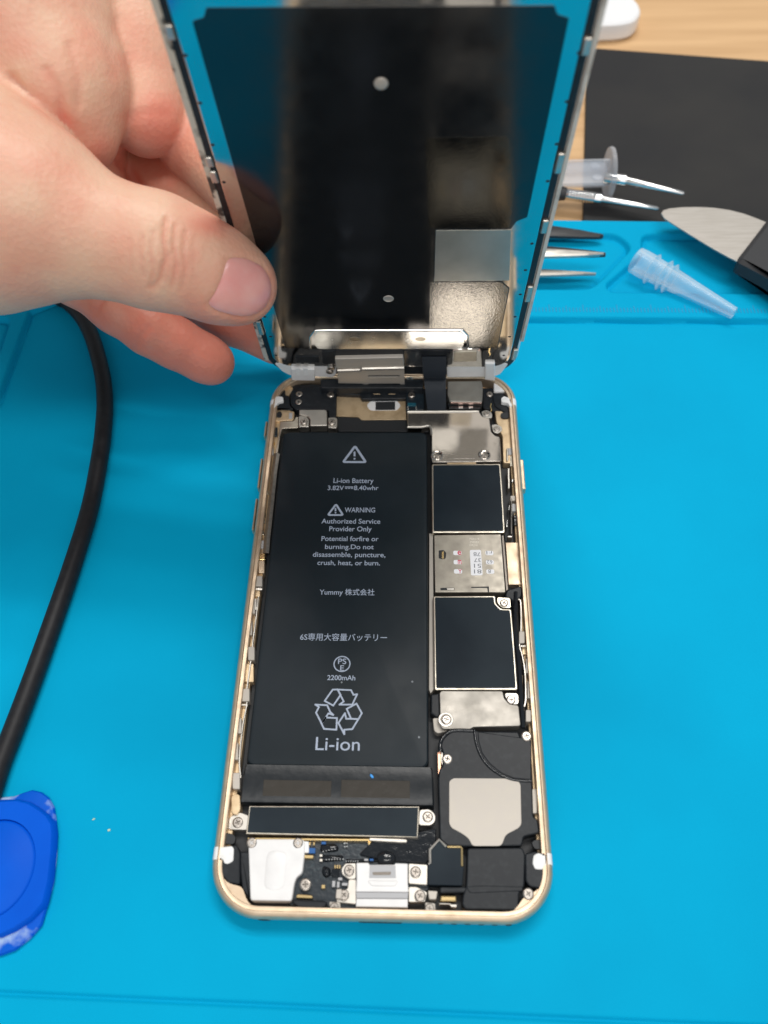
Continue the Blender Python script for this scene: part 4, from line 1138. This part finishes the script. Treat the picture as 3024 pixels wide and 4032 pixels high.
RIGHT = [('Z3', 1232, 835, 46, 80, 'grey', 3.9), ('Z3', 1200, 870, 20, 150, 'steel', 4.1), ('Z3', 1250, 950, 40, 120, 'nickel', 3.6), ('Z3', 1215, 1100, 26, 130, 'steel', 4.2), ('Z3', 1218, 1210, 24, 130, 'steel', 4.2), ('Z3', 1262, 1180, 20, 40, 'solder', 4.0), ('Z3', 1265, 1390, 60, 60, 'steel_matte', 4.3), ('Z3', 1278, 1500, 50, 90, 'grey', 3.9), ('Z3', 1300, 1650, 46, 120, 'black_gloss', 3.6), ('Z3', 1250, 1600, 14, 420, 'steel', 4.4), ('Z3', 1222, 1500, 16, 60, 'solder', 4.2), ('Z3', 1195, 1690, 16, 90, 'solder', 4.0), ('Z3', 1230, 1845, 60, 18, 'steel', 4.2),
         ('Z4', 1258, 1130, 64, 130, 'steel_matte', 4.5), ('Z4', 1275, 1225, 70, 20, 'steel', 4.3), ('Z4', 1290, 1280, 60, 80, 'gold_in', 3.5), ('Z4', 1318, 1440, 34, 160, 'steel_matte', 4.4), ('Z4', 1335, 1700, 34, 190, 'steel_matte', 4.4), ('Z4', 1255, 1600, 30, 120, 'nickel', 4.0), ('Z4', 1330, 1985, 60, 130, 'steel_matte', 4.5), ('Z4', 1205, 1160, 20, 60, 'solder', 4.2), ('Z2', 1485, 520, 40, 110, 'steel_matte', 3.9)]
for lst, nm in ((LEFT, 'edge_clip'), (RIGHT, 'edge_clip')):
    for z, a, b_, wx, wy, m, h in lst:
        h += random.random() * .14
        p = F(z, [(a - wx / 2, b_ - wy / 2), (a + wx / 2, b_ - wy / 2), (a + wx / 2, b_ + wy / 2), (a - wx / 2, b_ + wy / 2)], h)
        part(nm, MB().prism(rnd(p, .22, 3), 1.4, h, .14), M[m])
part('side_flex', MB().tube([W('Z5', a, b_, 4.1) for a, b_ in ((310, 300), (285, 470), (262, 700), (245, 860), (225, 1040), (215, 1170))], .75, 4, True, .5), M['screw'])
for z, lst in (('Z6', [(245, 0), (225, 180), (200, 360), (190, 470), (150, 760), (150, 880), (115, 1060), (90, 1330), (100, 1480)]), ('Z4', [(1215, 720), (1245, 760), (1248, 1060), (1230, 1210), (1260, 1330), (1290, 1500), (1300, 1780), (1285, 1890)])):
    part('edge_wire', MB().tube(spline([W(z, a, b_, 4.0) for a, b_ in lst], 4), .22, 6), M['steel'])
part('coax_wire', MB().tube(spline([W('Z4', a, b_, 4.2) for a, b_ in ((1190, 640), (1185, 780), (1185, 900), (1190, 1080), (1210, 1250), (1235, 1500), (1248, 1750), (1262, 1950), (1275, 2120))], 4), .5, 8), M['black_gloss'])
part('wire_plug', MB().prism(rnd(F('Z4', [(1090, 620), (1240, 570), (1262, 600), (1258, 690), (1215, 720), (1222, 860), (1165, 860), (1150, 720), (1075, 690)], 4.3), .5), 1.6, 4.3, .3), M['black'])
part('gold_frame', MB().prism(rnd(F('Z2', [(125, 500), (140, 485), (165, 490), (168, 560), (150, 582), (128, 578)], 4.2), .5), 1.4, 4.2, .15), M['gold_in'])

# ================================================================== SCREEN ASSEMBLY
SC = thing('screen_assembly', PO, 'lifted phone screen held upright with its shiny metal back facing the camera', 'phone screen')


def spart(name, mb, m, parent=None, label=None, sharp=23):
    mb.xf(PMAT)
    o = obj(name, mb, m, parent or SC, sharp)
    if label: o['label'] = label
    return o


glass = spart('front_glass', MB().loft([[(*q, z) for q in rrect(33.4 - i_, 69 - i_, 9.6 - i_, 12, 0, 69)] for i_, z in ((1.2, -2.6), (.2, -2.3), (0, -1.8), (0, -.7), (.15, -.45), (.5, -.35))]), M['white_glass'], None, None, 50)
spart('rubber_seal', MB().loft([[(*q, z) for q in rrect(32.7 - i_, 68.3 - i_, 9 - i_, 12, 0, 68.9)] for i_, z in ((0, -.5), (0, .1), (.15, .22), (.5, .25))]), M['black'], None, None, 50)
# metal back tray
fy0, fy1 = 5.4, 132.
spart('metal_back', MB().prism(rrect(31.35, (fy1 - fy0) / 2, 5.5, 8, 0, (fy0 + fy1) / 2), -.2, .6, .25), M['frame_mirror'], None, 'polished steel back plate of the screen')
film = [PP('ZPL', 390, 55, .6), PP('ZPR', 1260, 38, .6), PP('ZPR', 1282, 106, .6), PP('ZPR', 1366, 130, .6), PP('ZPR', 1062, 1575, .6), PP('ZPR', 985, 1605, .6), PP('ZPR', 942, 1662, .6), PP('ZPR', 400, 1662, .6),
        PP('ZP', 980, 150, .6), PP('ZP', 1350, 148, .6), PP('ZP', 1392, 185, .6), PP('ZP', 1328, 512, .6), PP('ZP', 1168, 512, .6), PP('ZP', 1166, 445, .6), PP('ZP', 1138, 410, .6), PP('ZP', 335, 410, .6), PP('ZP', 302, 440, .6), PP('ZP', 300, 512, .6), PP('ZP', 172, 512, .6), PP('ZPL', 288, 152, .6), PP('ZPL', 372, 128, .6)]
spart('black_film', MB().prism(rnd(film, [.4] * 4 + [1.2] * 3 + [.3] * 14), .55, .68, .04), M['panel_film'], None, 'glossy black film covering most of the screen back')
spart('label_plate', MB().prism(PF('DD', [(941, 498), (1104, 497), (1100, 606), (939, 607)], .66), .5, .66, .03), mat('satin_label_plate', (.50, .49, .45), .42, .9, noise=(.12, (.42, .41, .37), .4, .7)), None, 'plain satin silver rectangle on the screen back')
spart('wrinkled_tape', MB().prism(rnd(PF('ZP', [(958, 156), (1346, 154), (1386, 190), (1324, 508), (1172, 508), (1168, 440), (1140, 404), (955, 404)], .7), .3), .66, .72, .02), M['crinkle'], None, 'crinkled shiny black tape at the lower right of the screen back')
spart('rippled_tape', MB().prism(rnd(PF('ZPR', [(322, 1000), (932, 990), (975, 1330), (938, 1655), (345, 1655)], .7), .8), .66, .6825, .002), M['crinkle_soft'])
# embossed plate near the hinge
ep = rnd(PF('ZP', [(328, 445), (345, 422), (1120, 424), (1150, 445), (1142, 500), (1120, 519), (350, 519), (330, 500)], .8), .5)
spart('cover_outline', MB().tube([(u_, v_, .62) for u_, v_ in PF('ZP', [(308, 512), (306, 450), (330, 416), (1135, 414), (1166, 445), (1160, 512)], .62)], .22, 8), M['cover_steel'])
spart('flex_cover', MB().prism(ep, .4, .74, .06), M['cover_steel'], None, 'bright embossed steel strip near the screen hinge')
for a, b_ in ((548, 468), (906, 468)):
    spart('cover_mark', MB().prism(circ(*PP('ZP', a, b_, 1.0), 1.35, 20, .95), .6, .765, .01), M['nickel'])
for a, b_, r in ((732, 243, 1.25),):
    q = PP('ZP', a, b_, .7)
    spart('rivet', MB().loft([[(*p, z) for p in circ(*q, r - i_, 28)] for i_, z in ((0, .6), (0, .75), (.1, .85), (.2, .86), (.3, .74))]), M['steel_matte'])
q = PP('DD', 823, 180, .7)
spart('rivet', MB().loft([[(*p, z) for p in circ(*q, 1.2 - i_, 28)] for i_, z in ((0, .6), (0, .75), (.1, .95), (.5, 1.05))]), M['steel_matte'])
for z, l in (('ZPR', [(1437, 385), (1350, 738), (1276, 1046), (1210, 1315), (1096, 1768)]), ('ZP', [(1478, 88), (1450, 220), (1421, 342), (1391, 450), (1360, 552), (1318, 583), (120, 551), (166, 580), (90, 450), (60, 342)]), ('ZPL', [(240, 402), (346, 748), (437, 1052), (519, 1322)])):
    for a, b_ in l:
        q = PP(z, a, b_, .6)
        spart('frame_hole', MB().prism(circ(q[0], q[1], .38, 16, .34), .5, .615, .01), M['black_matte'])
# spring clips along the long edges
def eclip(z, a, b_, ln, sd_):
    u_, v_ = PP(z, a, b_, .4)
    spart('edge_clip', MB().prism(rnd(rect(sd_ * 31.6, v_ - ln / 2, sd_ * 32.9, v_ + ln / 2) if sd_ > 0 else rect(-32.9, v_ - ln / 2, -31.6, v_ + ln / 2), .3), .1, .85, .25), M['steel'])


for a, b_, ln in ((1540, 330, 3.2), (1330, 1180, 5), (1195, 1640, 4)): eclip('ZPR', a, b_, ln, 1)
for a, b_, ln in ((1512, 215, 6), (1420, 545, 5)): eclip('ZP', a, b_, ln, 1)
for a, b_, ln in ((110, 230, 2.6), (420, 1170, 2.4), (405, 1280, 3)): eclip('ZPL', a, b_, ln, -1)
eclip('ZP', 40, 400, 6, -1)
for sd_, (v0, v1) in ((1, (18, 128)), (-1, (8, 128))):
    spart('edge_rail', MB().prism(rect(33.0 if sd_ > 0 else -33.8, v0, 33.85 if sd_ > 0 else -32.6, v1), -.8, .38, .15), M['worn_rail'] if sd_ < 0 else mat('cream_rail', (.60, .57, .51), .45, noise=(.2, (.42, .39, .34), .5, .7)))
# white bottom edge of the frame with its hook
spart('hinge_strip', MB().prism(rnd(PF('ZP', [(110, 596), (445, 590), (450, 650), (430, 672), (200, 662), (155, 640)], .5), .8), -.4, .55, .2), M['white'])
spart('hinge_strip', MB().prism(rnd(PF('ZP', [(1048, 600), (1320, 590), (1385, 600), (1340, 655), (1300, 668), (1050, 672)], .5), .8), -.4, .55, .2), M['white'])
spart('hook', MB().prism(rnd(PF('ZP', [(200, 626), (330, 628), (332, 690), (205, 688)], 1.4), .4), -.2, 1.5, .3), M['white'])
for x in (240, 282):
    spart('hook_slot', MB().prism(PF('ZP', [(x - 12, 622), (x + 12, 622), (x + 12, 662), (x - 12, 662)], 1.6), 1.4, 1.62, .1), M['white_band'])
spart('hook', MB().prism(rnd(PF('ZP', [(1258, 596), (1312, 596), (1312, 690), (1256, 684)], 1.2), .3), -.2, 1.3, .3), M['white'])
for pts in ([(228, 560), (355, 558), (358, 592), (230, 595)], [(370, 530), (440, 528), (440, 600), (372, 598)], [(440, 525), (815, 522), (815, 570), (440, 572)], [(815, 525), (1085, 525), (1080, 600), (1000, 618), (880, 610), (815, 606)]):
    spart('hinge_tape', MB().prism(rnd(PF('ZP', pts, .9), .3), .3, .95, .12), M['black'] if pts[0][0] != 815 else M['black_gloss'])
spart('shiny_tape', MB().prism(rnd(PF('ZP', [(1090, 535), (1215, 530), (1212, 585), (1085, 588)], .9), .3), .3, .95, .12), M['nickel'])
# earpiece bracket standing proud at the hinge
eb = spart('earpiece_bracket', MB().prism(rnd(PF('ZP', [(440, 572), (812, 564), (818, 614), (448, 626)], 2.0), .3), .5, 2.0, .2), M['steel_matte'], None, 'grey steel earpiece bracket with two slots at the screen hinge')
fo = rnd(PF('ZP', [(455, 640), (818, 626), (820, 728), (606, 731), (594, 706), (460, 704)], 2.6), .35)
s1_ = rnd(PF('ZP', [(620, 660), (795, 659), (795, 671), (620, 672)], 2.6), .5, 5)
s2_ = rnd(PF('ZP', [(622, 706), (797, 705), (797, 714), (622, 715)], 2.6), .4, 5)
o = spart('bracket_face', MB().holed(fo, [s1_, s2_], 2.1, 2.6), M['steel_matte'], eb)
spart('bracket_backing', MB().prism(inset(ccw(fo), .25), .9, 2.05, .05), M['black_matte'], eb)
fe = PF('ZP', [(455, 640), (578, 636), (590, 630), (818, 625)], 2.6)
spart('bracket_fold', MB().tube([(u_, v_, 2.3) for u_, v_ in fe], .55, 8), M['steel'], eb)
for a, b_ in ((420, 622), (412, 642)):
    q = PP('ZP', a, b_, 1.0)
    spart('hinge_screw', MB().loft([[(*p, z) for p in circ(*q, 1.0 - i_, 24)] for i_, z in ((0, .2), (0, 1.1), (.15, 1.25), (.5, 1.3))]), M['screw'])
spart('amber_tab', MB().prism(rnd(PF('ZT', [(1190, 520), (1350, 505), (1370, 470), (1430, 475), (1425, 570), (1290, 575), (1280, 530)], 1.0), .2), .5, .9, .05), M['amber'])
# ribbon running down to the board
fa = [W('ZU', 1180, 200, 0), ]
rl = []
for (zn, xa, xb, y, mode, hh) in (('ZP', 915, 1046, 560, 'p', 1.2), ('ZP', 918, 1046, 630, 'p', 1.8), ('ZP', 922, 1046, 672, 'p', 2.4), ('Z1', 1008, 1140, 135, 'z', 6.9), ('Z1', 1012, 1140, 170, 'z', 6.2), ('Z1', 1020, 1140, 240, 'z', 5.4), ('Z1', 1030, 1140, 318, 'z', 5.0), ('Z1', 1032, 1140, 330, 'z', 4.95)):
    if mode == 'p':
        A, B = PP(zn, xa, y, hh), PP(zn, xb, y, hh)
        A = PMAT @ Vector((*A, hh)); B = PMAT @ Vector((*B, hh))
    else:
        A, B = Vector(W(zn, xa, y, hh)), Vector(W(zn, xb, y, hh))
    rl.append((A, B))
fb = MB(); rings = []
for i, (A, B) in enumerate(rl):
    t_ = (rl[min(i + 1, len(rl) - 1)][0] - rl[max(i - 1, 0)][0]).normalized(); n_ = (B - A).cross(t_).normalized() * .09
    rings.append([tuple(A + n_), tuple(B + n_), tuple(B - n_), tuple(A - n_)])
fb.loft(rings)
obj('ribbon_cable', fb, M['flex'], SC, 60)

# ================================================================== HAND
def hand():
    C = lambda x, y, d: CP('ZH', x, y, d)
    # (point, radius) chains; 'k' blend radius in mm
    chains = {
        'palm': ([(C(-260, 850, 196), 33), (C(60, 800, 194), 24), (C(300, 900, 200), 16)], 7),
        'palm2': ([(C(-200, 400, 202), 34), (C(330, 200, 200), 26)], 7),
        'web': ([(C(40, 100, 184), 24), (C(320, 470, 181), 14.5), (C(440, 735, 182), 8.0)], 1.8),
        'index': ([(C(620, -60, 198), 18), (C(730, 300, 195), 12.5), (C(800, 640, 192), 8.7)], 1.4),
        'index2': ([(C(880, 520, 203), 8.8), (C(1050, 770, 200), 8.0), (C(1260, 1000, 194), 7.0)], .8),
        'middle': ([(C(450, 850, 212), 13), (C(680, 960, 213), 10), (C(900, 1020, 213), 10), (C(1180, 1150, 209), 9), (C(1480, 1250, 203), 7.5)], .9),
        'ring': ([(C(380, 1230, 211), 11), (C(740, 1410, 216), 8.2), (C(1000, 1560, 221), 7.4), (C(1250, 1730, 226), 6.6), (C(1500, 1860, 232), 6.2)], 1.0),
        'little': ([(C(200, 1300, 204), 9), (C(400, 1488, 205), 7.0), (C(640, 1668, 207), 6.4), (C(815, 1790, 209), 6.2), (C(960, 1870, 212), 6.0), (C(1110, 1950, 215), 5.7), (C(1160, 1976, 216), 5.45)], .9),
        'thumb': ([(C(-420, 1000, 176), 27), (C(-100, 1110, 172), 21.5), (C(150, 1165, 170), 17.2), (C(480, 1275, 170), 11.9), (C(700, 1330, 171), 10.9), (C(860, 1372, 172), 11.2), (C(1060, 1440, 174), 9.9), (C(1200, 1510, 176), 9.1), (C(1300, 1555, 177.5), 8.1)], 2.2),
        'wrist': ([(C(-260, 850, 192), 32), (C(-900, 700, 188), 29), (C(-1900, 500, 182), 31)], 10),
    }
    order = ['palm', 'palm2', 'wrist', 'web', 'index', 'index2', 'middle', 'ring', 'little', 'thumb']

    def cone(P, a, b, r1, r2):
        ba = b - a; l2 = ba @ ba; rr = r1 - r2; a2 = l2 - rr * rr; il2 = 1 / l2
        pa = P - a; y = pa @ ba; z = y - l2
        x2 = ((pa * l2 - y[..., None] * ba) ** 2).sum(-1)
        y2 = y * y * l2; z2 = z * z * l2
        k_ = np.sign(rr) * rr * rr * x2
        d = (np.sqrt(x2 * a2 * il2) + y * rr) * il2 - r1
        d = np.where(np.sign(z) * a2 * z2 > k_, np.sqrt(x2 + z2) * il2 - r2, d)
        d = np.where(np.sign(y) * a2 * y2 < k_, np.sqrt(x2 + y2) * il2 - r1, d)
        return d

    def smin(a, b, k_):
        h = np.maximum(k_ - np.abs(a - b), 0) / k_
        return np.minimum(a, b) - h * h * k_ * .25

    def sdf(P, parts=None):
        P = P.astype(np.float64); tot = None
        for nm in (parts or order):
            pts, k_ = chains[nm]; d = None
            for (a, r1), (b, r2) in zip(pts[:-1], pts[1:]):
                c = cone(P, np.array(a), np.array(b), r1, r2)
                d = c if d is None else smin(d, c, 3.0)
            tot = d if tot is None else smin(tot, d, k_)
        return tot

    # grid over the part of the hand and forearm that is near the picture
    lo = np.array([-1e9] * 3); allp = np.array([p for v in chains.values() for p, r in v[0]]); allr = np.array([r for v in chains.values() for p, r in v[0]])
    lo = (allp - allr[:, None]).min(0) - 3; hi = (allp + allr[:, None]).max(0) + 3
    g = .62; nb = 12
    n = np.ceil((hi - lo) / g / nb).astype(int) * nb + 1
    D = np.full(n, 9., np.float32)
    cb_ = (n - 1) // nb
    bi = np.stack(np.meshgrid(*[np.arange(c) for c in cb_], indexing='ij'), -1).reshape(-1, 3)
    cen = lo + (bi + .5) * nb * g
    dc = np.concatenate([sdf(cen[i:i + 20000]) for i in range(0, len(cen), 20000)])
    for b in bi[dc < -9]:
        D[b[0] * nb:b[0] * nb + nb + 1, b[1] * nb:b[1] * nb + nb + 1, b[2] * nb:b[2] * nb + nb + 1] = -9
    act = bi[np.abs(dc) <= nb * g * .9 + 2.5]
    off = np.stack(np.meshgrid(*[np.arange(nb + 1)] * 3, indexing='ij'), -1)
    for i in range(0, len(act), 60):
        bb = act[i:i + 60]
        P = lo + g * (bb[:, None, None, None, :] * nb + off[None])
        dd = sdf(P.reshape(-1, 3)).reshape(len(bb), nb + 1, nb + 1, nb + 1)
        for b, d in zip(bb, dd):
            D[b[0] * nb:b[0] * nb + nb + 1, b[1] * nb:b[1] * nb + nb + 1, b[2] * nb:b[2] * nb + nb + 1] = d
    # surface nets
    ins = D < 0
    cnt = np.zeros(n - 1, np.int8)
    cs = [(i, j, k_) for i in (0, 1) for j in (0, 1) for k_ in (0, 1)]
    sl = lambda A, c: A[c[0]:A.shape[0] - 1 + c[0], c[1]:A.shape[1] - 1 + c[1], c[2]:A.shape[2] - 1 + c[2]]
    for c in cs: cnt += sl(ins, c)
    cell = np.argwhere((cnt > 0) & (cnt < 8))
    vid = np.full(n - 1, -1, np.int64); vid[tuple(cell.T)] = np.arange(len(cell))
    vals = {c: D[cell[:, 0] + c[0], cell[:, 1] + c[1], cell[:, 2] + c[2]] for c in cs}
    acc = np.zeros((len(cell), 3)); num = np.zeros(len(cell))
    for c in cs:
        for ax_ in range(3):
            if c[ax_] == 0:
                e = list(c); e[ax_] = 1; e = tuple(e)
                a, b = vals[c], vals[e]; m_ = (a < 0) != (b < 0)
                t_ = np.where(m_, a / np.where(m_, a - b, 1), 0)
                p = np.array(c, float)[None] + np.eye(3)[ax_][None] * t_[:, None]
                acc[m_] += p[m_]; num[m_] += 1
    V = lo + g * (cell + acc / num[:, None])
    faces = []
    for ax_ in range(3):
        o1, o2 = [a for a in range(3) if a != ax_]
        s0_ = [slice(1, -1)] * 3; s0_[ax_] = slice(0, -1)
        s1_ = [slice(1, -1)] * 3; s1_[ax_] = slice(1, None)
        A, B = ins[tuple(s0_)], ins[tuple(s1_)]
        ch = np.argwhere(A != B)
        base = ch.copy(); base[:, o1] += 1; base[:, o2] += 1

        def cid(d1, d2):
            q = base.copy(); q[:, o1] -= d1; q[:, o2] -= d2
            return vid[q[:, 0], q[:, 1], q[:, 2]]
        f = np.stack([cid(1, 1), cid(0, 1), cid(0, 0), cid(1, 0)], 1)
        flip = A[tuple(ch.T)] if ax_ != 1 else ~A[tuple(ch.T)]
        f[~flip] = f[~flip][:, ::-1]
        faces.append(f)
    Fc = np.concatenate(faces)
    # relax a little
    E = np.concatenate([Fc[:, [0, 1]], Fc[:, [1, 2]], Fc[:, [2, 3]], Fc[:, [3, 0]]])
    for it in range(3):
        s_ = np.zeros_like(V); c_ = np.zeros(len(V))
        np.add.at(s_, E[:, 0], V[E[:, 1]]); np.add.at(c_, E[:, 0], 1)
        np.add.at(s_, E[:, 1], V[E[:, 0]]); np.add.at(c_, E[:, 1], 1)
        V = V * .5 + .5 * s_ / c_[:, None]
    eps = .3
    G = np.stack([sdf(V + eps * np.eye(3)[a]) - sdf(V - eps * np.eye(3)[a]) for a in range(3)], 1)
    G /= np.linalg.norm(G, axis=1)[:, None] + 1e-9
    # skin folds: grooves pressed into the surface
    q = (V - CAM_C) @ CR
    ux = (1512 + CAM_F * q[:, 0] / -q[:, 2]) / .72333; uy = (2016 - CAM_F * q[:, 1] / -q[:, 2]) / .72333
    facing = ((CAM_C - V) * G).sum(1) / np.linalg.norm(CAM_C - V, axis=1)
    dth = sdf(V, ['thumb']); onth = dth < 1.2

    def groove(pl, w, depth, sel):
        nonlocal V
        d = np.full(len(V), 1e9)
        for (ax_, ay), (bx, by) in zip(pl[:-1], pl[1:]):
            ex, ey = bx - ax_, by - ay
            t_ = np.clip(((ux - ax_) * ex + (uy - ay) * ey) / (ex * ex + ey * ey), 0, 1)
            d = np.minimum(d, np.hypot(ux - ax_ - t_ * ex, uy - ay - t_ * ey))
        amt = depth * np.exp(-(d / w) ** 2) * sel * np.clip(facing * 2.5, 0, 1)
        V = V - G * amt[:, None]
        return amt
    T_ = onth & (facing > 0)
    fl = np.zeros(len(V))
    for pl, w, dp in (([(905, 1190), (890, 1300), (905, 1400), (870, 1520), (835, 1570)], 14, .62), ([(835, 1260), (822, 1370), (835, 1480), (815, 1560)], 13, .4), ([(775, 1290), (765, 1380), (785, 1500)], 13, .3), ([(955, 1230), (945, 1330), (960, 1450), (930, 1560)], 13, .38), ([(1010, 1260), (1000, 1350), (1010, 1460), (990, 1580)], 13, .28), ([(710, 1300), (705, 1400), (715, 1480)], 14, .15), ([(1060, 1290), (1050, 1400), (1055, 1520)], 13, .13), ([(865, 1240), (858, 1320), (870, 1400)], 10, .22), ([(925, 1380), (920, 1460), (900, 1530)], 10, .22)):
        fl += groove(pl, w, dp, T_) * .5
    O_ = (~onth) & (facing > 0)
    for pl, w, dp in (([(60, 420), (180, 560), (290, 700)], 26, .7), ([(20, 520), (140, 640), (250, 735)], 24, .5), ([(250, 380), (330, 520), (350, 690)], 28, .4), ([(700, 640), (800, 610), (900, 620)], 36, .22), ([(640, 120), (600, 260), (620, 400)], 40, .25), ([(660, 880), (720, 960), (790, 1060)], 30, 1.2), ([(720, 1900), (760, 1840), (810, 1780)], 18, .35), ([(520, 1700), (560, 1650)], 18, .3), ([(380, 250), (430, 420), (430, 560)], 30, .35)):
        fl += groove(pl, w, dp, O_) * .5
    nailp = [(1238, 1400), (1214, 1500), (1165, 1605), (1128, 1655), (1180, 1692), (1290, 1722), (1375, 1722), (1445, 1680), (1482, 1600), (1474, 1520), (1430, 1447), (1340, 1403)]
    groove(nailp + nailp[:1], 13, .35, T_)
    # redder skin: finger tips, folds, the two lower fingers
    dl = np.minimum(sdf(V, ['little']), sdf(V, ['ring']))
    fl += np.where(~onth, .62 * np.clip(1.2 - dl / 2.0, 0, 1), 0)
    ltip = np.linalg.norm(V - np.array(chains['little'][0][-1][0]), axis=1)
    fl += .45 * np.exp(-(ltip / 14) ** 2)
    tipd = np.linalg.norm(V - np.array(chains['thumb'][0][-1][0]), axis=1)
    fl += .5 * np.exp(-(tipd / 11) ** 2)
    fl += .55 * np.exp(-((ux - 1130) / 130) ** 2 - ((uy - 1230) / 70) ** 2) * onth
    for cx_, cy_, r_, a_ in ((470, 800, 170, .55), (790, 720, 170, .45), (330, 660, 90, .5), (900, 560, 110, .35), (690, 330, 60, .35), (760, 1000, 250, .35), (1060, 760, 160, .35)):
        fl += a_ * np.exp(-(((ux - cx_) ** 2 + (uy - cy_) ** 2) / r_ ** 2)) * (~onth)
    me = bpy.data.meshes.new('person_hand')
    me.vertices.add(len(V)); me.vertices.foreach_set('co', (V * S).astype(np.float32).ravel())
    me.loops.add(Fc.size); me.loops.foreach_set('vertex_index', Fc.astype(np.int32).ravel())
    me.polygons.add(len(Fc)); me.polygons.foreach_set('loop_start', np.arange(0, Fc.size, 4, dtype=np.int32))
    me.update(calc_edges=True); me.validate(); me.shade_smooth()
    at = me.attributes.new('flush', 'FLOAT', 'POINT')
    if len(me.vertices) == len(V): at.data.foreach_set('value', np.clip(fl, 0, 1).astype(np.float32))
    h = obj('person_hand', me, M['skin'])
    tag(h, 'bare left hand reaching in from the left, thumb pinching the lifted screen edge', 'hand')
    # thumb nail: a curved plate lying on the thumb
    NP = rnd([(a, -b) for a, b in nailp], 60, 5)
    NP = [(a, -b) for a, b in NP]
    cx_, cy_ = 1325, 1580
    rr_ = [0, .25, .5, .7, .84, .94, 1.0]
    prm = [.95, .93, .86, .74, .58, .36, .02]
    vv = []; ff = []; m_ = len(NP)

    def hit(x, y):
        d = ray(px('ZH', x, y)); d = d / np.linalg.norm(d); t_ = 140.
        for _ in range(40):
            t_ += float(sdf((CAM_C + d * t_)[None])[0])
        return CAM_C + d * t_, d
    p0, d0 = hit(cx_, cy_)
    ring0 = len(vv)
    for fr, up in zip(rr_[1:], prm[1:]):
        pts = []
        for x, y in NP:
            pts.append((cx_ + (x - cx_) * fr, cy_ + (y - cy_) * fr))
        dirs = np.array([ray(px('ZH', *p)) for p in pts]); dirs /= np.linalg.norm(dirs, axis=1)[:, None]
        t_ = np.full(len(pts), 140.)
        for _ in range(40): t_ += sdf(CAM_C + dirs * t_[:, None])
        P = CAM_C + dirs * t_[:, None]
        Gn = np.stack([sdf(P + eps * np.eye(3)[a]) - sdf(P - eps * np.eye(3)[a]) for a in range(3)], 1); Gn /= np.linalg.norm(Gn, axis=1)[:, None]
        P = P + Gn * (up * .42 - .12)
        vv += [tuple(p) for p in P]
    Gc = np.stack([sdf(p0[None] + eps * np.eye(3)[a]) - sdf(p0[None] - eps * np.eye(3)[a]) for a in range(3)], 1)[0]; Gc /= np.linalg.norm(Gc)
    vv.append(tuple(p0 + Gc * (.42 * .95 - .12))); c0 = len(vv) - 1
    nr_ = len(rr_) - 1
    for k_ in range(nr_ - 1):
        for i in range(m_):
            j = (i + 1) % m_
            ff.append((k_ * m_ + i, k_ * m_ + j, (k_ + 1) * m_ + j, (k_ + 1) * m_ + i))
    for i in range(m_): ff.append((c0, (i + 1) % m_, i))
    nb_ = MB().add(vv, ff)
    nm_ = nb_.mesh('thumbnail', 80)
    import bmesh
    bm = bmesh.new(); bm.from_mesh(nm_); bmesh.ops.recalc_face_normals(bm, faces=bm.faces); bm.to_mesh(nm_); bm.free()
    obj('thumbnail', nm_, M['nail'], h)


hand()
bpy.context.view_layer.update()
